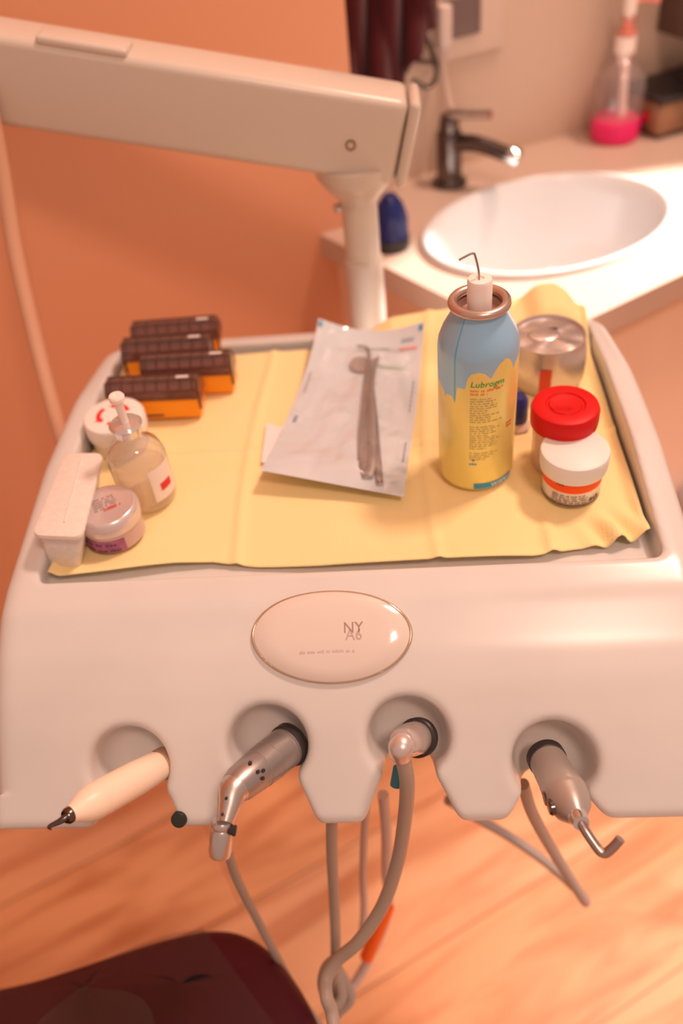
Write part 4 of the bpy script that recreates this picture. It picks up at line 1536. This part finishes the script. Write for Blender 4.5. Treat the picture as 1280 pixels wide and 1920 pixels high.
# plastic cover: same cushion shape, slightly larger, cut along its right hem
cutA, cutB = onz(385, 1748, zc_), onz(540, 1960, zc_)
cv = []
for p in loop:
    s = (cutB.x - cutA.x) * (p.y - cutA.y) - (cutB.y - cutA.y) * (p.x - cutA.x)
    cv.append((p, s))
keep = [p for p, s in cv if s < 0]
if not any((p - Vector((-0.52, -0.20, 0))).length < 1e-4 for p in keep):
    keep = [p for p, s in cv if s > 0]
hem_b = cutA + (cutB - cutA) * ((-0.20 - cutA.y) / (cutB.y - cutA.y))
k_ = [Vector((cutA.x, cutA.y, 0)), Vector((hem_b.x, -0.20, 0)), Vector((-0.52, -0.20, 0))] + [p for p in keep if p.y > -0.19]
k2 = []
cen_k = sum(k_, Vector()) / len(k_)
M_cover = film_mat('chair_cover_film', (0.9, 0.86, 0.84), 0.02, gloss=0.12, bump=0.3, bscale=9, rough=0.35)


def cover_bm():
    bm = bmesh.new()
    n = len(k_)
    rings_ = []
    for ins, z in ((-0.0015, zc_ - 0.05), (-0.0015, zc_ - 0.018), (0.012, zc_ + 0.003), (0.024, zc_ + 0.007), (0.07, zc_ + 0.011), (0.12, zc_ + 0.014)):
        ring = []
        for i, p in enumerate(k_):
            d_ = (cen_k - p)
            hem = i in (0, 1)
            zz = max(z, zc_ + 0.006) if hem else z
            ii = 0.0 if hem else ins
            ring.append(bm.verts.new((p.x + d_.x / d_.length * ii, p.y + d_.y / d_.length * ii, zz)))
        rings_.append(ring)
    for a, b in zip(rings_, rings_[1:]):
        for i in range(n):
            if i == 0:
                continue
            j = (i + 1) % n
            try:
                bm.faces.new((a[i], a[j], b[j], b[i]))
            except ValueError:
                pass
    t_ = bm.verts.new((cen_k.x, cen_k.y, zc_ + 0.016))
    for i in range(n):
        bm.faces.new((rings_[-1][i], rings_[-1][(i + 1) % n], t_))
    bmesh.ops.remove_doubles(bm, verts=bm.verts[:], dist=1e-5)
    return bm


finish(cover_bm(), 'plastic_cover', M_cover, chair, ang=80)['label'] = 'clear plastic cover over the cushion'
finish(box(0.30, 0.20, 0.06, (-0.33, 0.06, 0.38), 0.02), 'seat_frame', M_black, chair)
finish(lathe([(0.16, 0), (0.16, 0.02), (0.05, 0.04), (0.04, 0.36), (0, 0.36)], 40, M=Matrix.Translation((-0.33, 0.05, 0))), 'pedestal', M_cream, chair)

# ------------------------------------------------------------------ things on the counter and back wall
wd_ = Vector((math.cos(wang), math.sin(wang), 0))
wn = Vector((math.sin(wang), -math.cos(wang), 0))       # out of the back wall


def onwall(px, py, off=0.0):
    d_ = ray(px, py)
    t_ = ((W0 + wn * off) - CAM).dot(wn) / d_.dot(wn)
    return CAM + d_ * t_


tc_ = onz(842, 344, CZ)
tap = thing('mixer_tap', 'dark chrome mixer tap standing at the back of the basin', 'tap', (0, 0, 0))
z2 = zrow(205, Vector((tc_.x, tc_.y, CZ)))
zsp = zrow(268, Vector((tc_.x, tc_.y, CZ)))
Mt = Matrix.Translation((tc_.x, tc_.y, CZ))
hb = z2 - CZ
finish(lathe([(0, 0), (0.024, 0), (0.024, 0.004), (0.020, 0.008), (0.0165, 0.012), (0.0165, (zsp - CZ) + 0.012), (0.015, (zsp - CZ) + 0.016), (0, (zsp - CZ) + 0.016)], 40, M=Mt), 'tap_body', M_dchrome, tap)
sdir = (ctr - Vector((tc_.x, tc_.y, 0)))
sdir.z = 0
sdir.normalize()
sdir = (sdir + Vector((0.55, 0.05, 0))).normalized()
spb = Vector((tc_.x, tc_.y, zsp))
tip = spb + sdir * 0.085 + Vector((0, 0, -0.004))
finish(seg_tube([spb, spb + sdir * 0.04 + Vector((0, 0, 0.004)), tip], [0.0115, 0.0105, 0.0100], 24), 'spout', M_dchrome, tap)
finish(lathe([(0, 0), (0.0115, 0), (0.0118, 0.010), (0.010, 0.016), (0, 0.016)], 28, M=frame_z(tip + Vector((0, 0, 0.002)), sdir + Vector((0, 0, -0.4)))), 'aerator', M_chrome, tap)
finish(lathe([(0.013, 0), (0.0135, 0.010), (0.011, 0.022), (0, 0.024)], 28, M=Matrix.Translation((tc_.x, tc_.y, zsp + 0.014))), 'lever_base', M_dchrome, tap)
finish(seg_tube([Vector((tc_.x, tc_.y, z2 - 0.006)), Vector((tc_.x, tc_.y, z2 - 0.003)) + sdir * 0.03, Vector((tc_.x, tc_.y, z2)) + sdir * 0.058], [0.0075, 0.0060, 0.0062], 18), 'lever', M_chrome, tap)
# navy bottle behind the post
nb = onz(735, 462, CZ)
nbt = thing('navy_bottle', 'dark navy bottle with black base on the counter behind the post', 'bottle', (nb.x, nb.y, CZ))
hn = zrow(366, Vector((nb.x, nb.y, CZ))) - CZ
finish(lathe([(0, 0.014), (0.020, 0.014), (0.0205, hn * 0.6), (0.015, hn * 0.85), (0.008, hn), (0, hn)], 36), 'bottle_body', mat('navy_glossy', (0.01, 0.02, 0.13), 0.25), nbt)
finish(lathe([(0, 0), (0.0215, 0), (0.0215, 0.014), (0, 0.014)], 36), 'base', M_black, nbt)
# soap bottle with pink foot
pb_ = onz(1150, 258, CZ)
Pk = Vector((pb_.x, pb_.y, CZ))
pbt = thing('pump_bottle', 'tall clear pump bottle with bright pink contents on the counter', 'bottle', Pk)
z3 = zrow(118, Pk) - CZ
z4 = zrow(60, Pk) - CZ
z5 = zrow(-20, Pk) - CZ
M_clb = film_mat('clear_bottle', (0.93, 0.88, 0.86), 0.10, gloss=1.2, bump=0.0)
M_pump = mat('pump_white', (0.90, 0.76, 0.68), 0.35)
pbl = 0.040
finish(lathe([(0, 0), (0.030, 0), (0.0335, 0.004), (0.0335, 0.026), (0.030, 0.030), (0, 0.030)], 40), 'pink_contents', mat('pink_soap', (0.85, 0.02, 0.17), 0.3), pbt)
z3 = max(z3, 0.09)
finish(lathe([(0.0335, 0.031), (0.034, 0.034), (0.034, z3 - 0.02), (0.026, z3 - 0.004), (0.013, z3 + 0.006), (0.013, z3 + 0.012)], 40), 'bottle_wall', M_clb, pbt)
finish(tube([(0.008, 0, 0.02), (0.003, 0, z3)], 0.0055, 14, smooth=False), 'dip_tube', M_pump, pbt)
finish(lathe([(0, z3), (0.0085, z3), (0.0085, z3 + 0.012), (0.0135, z3 + 0.014), (0.0135, z3 + 0.034), (0.0065, z3 + 0.037), (0.0060, z3 + 0.058), (0.0085, z3 + 0.060), (0.0085, z3 + 0.080), (0, z3 + 0.082)], 32), 'pump', M_pump, pbt)
finish(lathe([(0.0140, z3 + 0.038), (0.0075, z3 + 0.040), (0.0075, z3 + 0.052), (0.010, z3 + 0.054)], 28), 'ring', mat('coral_ring', (0.75, 0.25, 0.18), 0.4), pbt)
finish(tube([(0, 0, z3 + 0.074), (0.02, 0, z3 + 0.076), (0.036, 0, z3 + 0.072)], 0.0050, 14), 'spout', mat('coral_ring', (0.75, 0.25, 0.18), 0.4), pbt)
# wooden desk box at right
wb = onz(1255, 248, CZ)
wbx = thing('wooden_tray', 'brown wooden box with black top beside the pump bottle', 'box', (wb.x + 0.03, wb.y + 0.05, CZ), wang)
finish(box(0.16, 0.085, 0.044, (0, 0, 0.024), 0.006), 'box_body', mat('brown_wood', (0.38, 0.20, 0.11), 0.5, var=0.4, vscale=40), wbx)
finish(box(0.165, 0.09, 0.006, (0, 0, 0.003), 0.002), 'base', mat('dark_brown', (0.10, 0.05, 0.03), 0.5), wbx)
finish(box(0.165, 0.09, 0.008, (0, 0, 0.050), 0.003), 'top', M_black, wbx)
finish(lathe([(0, 0), (0.028, 0), (0.026, 0.010), (0.012, 0.014), (0, 0.014)], 32, M=Matrix.Translation((0.01, 0, 0.054))), 'black_lump', M_black, wbx)
finish(lathe([(0, 0), (0.007, 0.001), (0.007, 0.008), (0, 0.009)], 24, M=frame_z((-0.082, -0.02, 0.026), (-1, 0, 0))), 'red_knob', mat('dark_red_knob', (0.45, 0.01, 0.02), 0.4), wbx)

# socket on the wall
Msk = Matrix(((wd_.x, wn.x, 0, 0), (wd_.y, wn.y, 0, 0), (0, 0, 1, 0), (0, 0, 0, 1)))   # local x along wall, y out, z up
s1, s2 = onwall(832, 70), onwall(895, 52)
st = onwall(870, 5)
sw = (s2 - s1).dot(wd_)
pcn = onwall(852, 36)
soc = thing('wall_socket', 'dark switch on a cream wall plate above the tap', 'socket', pcn)
Mr = Msk.copy()
soc.matrix_world = Matrix.Translation(pcn) @ Matrix.Rotation(wang, 4, 'Z')
finish(box(0.125, 0.006, 0.150, (0.008, -0.003, 0.030), 0.002), 'plate', mat('plate_cream', (0.66, 0.50, 0.40), 0.4), soc)
finish(box(0.055, 0.008, 0.046, (0.004, -0.008, 0.004), 0.002), 'switch', mat('grey_brown_plastic', (0.16, 0.11, 0.10), 0.35), soc)
plg = box(0.018, 0.022, 0.050, (-0.026, -0.016, 0.0), 0.004)
finish(plg, 'plug', mat('pale_plug', (0.62, 0.50, 0.44), 0.4), soc)
cbp = [onwall(829, 50, 0.02), onwall(830, 100, 0.02), onwall(833, 150, 0.018), onwall(842, 190, 0.03), onwall(850, 215, 0.05)]
tag(finish(tube(cbp, 0.0035, 10), 'power_cable', mat('pale_cable', (0.60, 0.45, 0.38), 0.5)), 'thin pale cable hanging down the wall towards the tap', 'cable')
# towel hanging in front of the wall
tA, tB = onwall(662, -60, 0.05), onwall(800, -60, 0.05)
hem = [(650, 150), (700, 160), (735, 165), (760, 142), (778, 108), (790, 92)]


def towel_pt(u, v):
    px = 648 + 160 * u
    hemy = float(np.interp(px, [648, 700, 740, 765, 780, 788, 792, 808, 822], [190, 175, 165, 135, 105, 70, 50, 50, 48]))
    py = -120 + (hemy + 120) * v
    off = 0.045 + 0.012 * math.sin(u * 15 + v * 2.0) + 0.006 * math.sin(u * 31 - v * 4)
    return onwall(px, py, off)


tw_ = finish(grid(towel_pt, 60, 30), 'hanging_towel', M_towel, ang=180)
m = tw_.modifiers.new('thick', 'SOLIDIFY')
m.thickness = 0.008
tag(tw_, 'dark red towel hanging in folds by the wall corner', 'towel')
hk = thing('towel_ring', 'dark wire towel holder curling out below the dark red towel', 'towel holder')
finish(tube([onwall(*p) for p in [(790, 50, 0.03), (803, 80, 0.035), (814, 110, 0.04), (818, 135, 0.045), (812, 155, 0.05), (795, 163, 0.05), (775, 152, 0.05)]], 0.0032, 12), 'ring', M_dchrome, hk)
finish(tube([onwall(*p) for p in [(775, 110, 0.05), (795, 116, 0.03), (818, 117, 0.004)]], 0.0035, 12), 'bracket', M_dchrome, hk)

# dark brown block added to stand for shade at the wall's far right
wcp = onwall(1222, 90)
Mw = Matrix.Translation((wcp.x, wcp.y, 0)) @ Matrix.Rotation(wang, 4, 'Z')
wc = thing('corner_shade_block', 'dark brown block added for the shade in the upper right corner', 'shade block')
M_dbr = mat('shade_brown', (0.10, 0.055, 0.04), 0.5)
finish(box(0.13, 0.10, 0.9, (0.065, -0.052, 1.36), 0.003, M=Mw), 'block_body', M_dbr, wc)
finish(box(0.126, 0.016, 0.89, (0.065, -0.111, 1.36), 0.003, M=Mw), 'shade_block_front', M_dbr, wc)
# tube added to stand for the pale streak on the left wall
tag(finish(tube([dep(-30, 150, 0.72), dep(2, 310, 0.76), dep(27, 465, 0.79), dep(62, 620, 0.81), dep(103, 777, 0.82), dep(140, 900, 0.83), dep(190, 1100, 0.83)], 0.0075, 16), 'hose', mat('streak_tube', (0.66, 0.36, 0.23), 0.5)), 'wide tan tube added for the pale streak on the orange wall at the far left', 'hose')
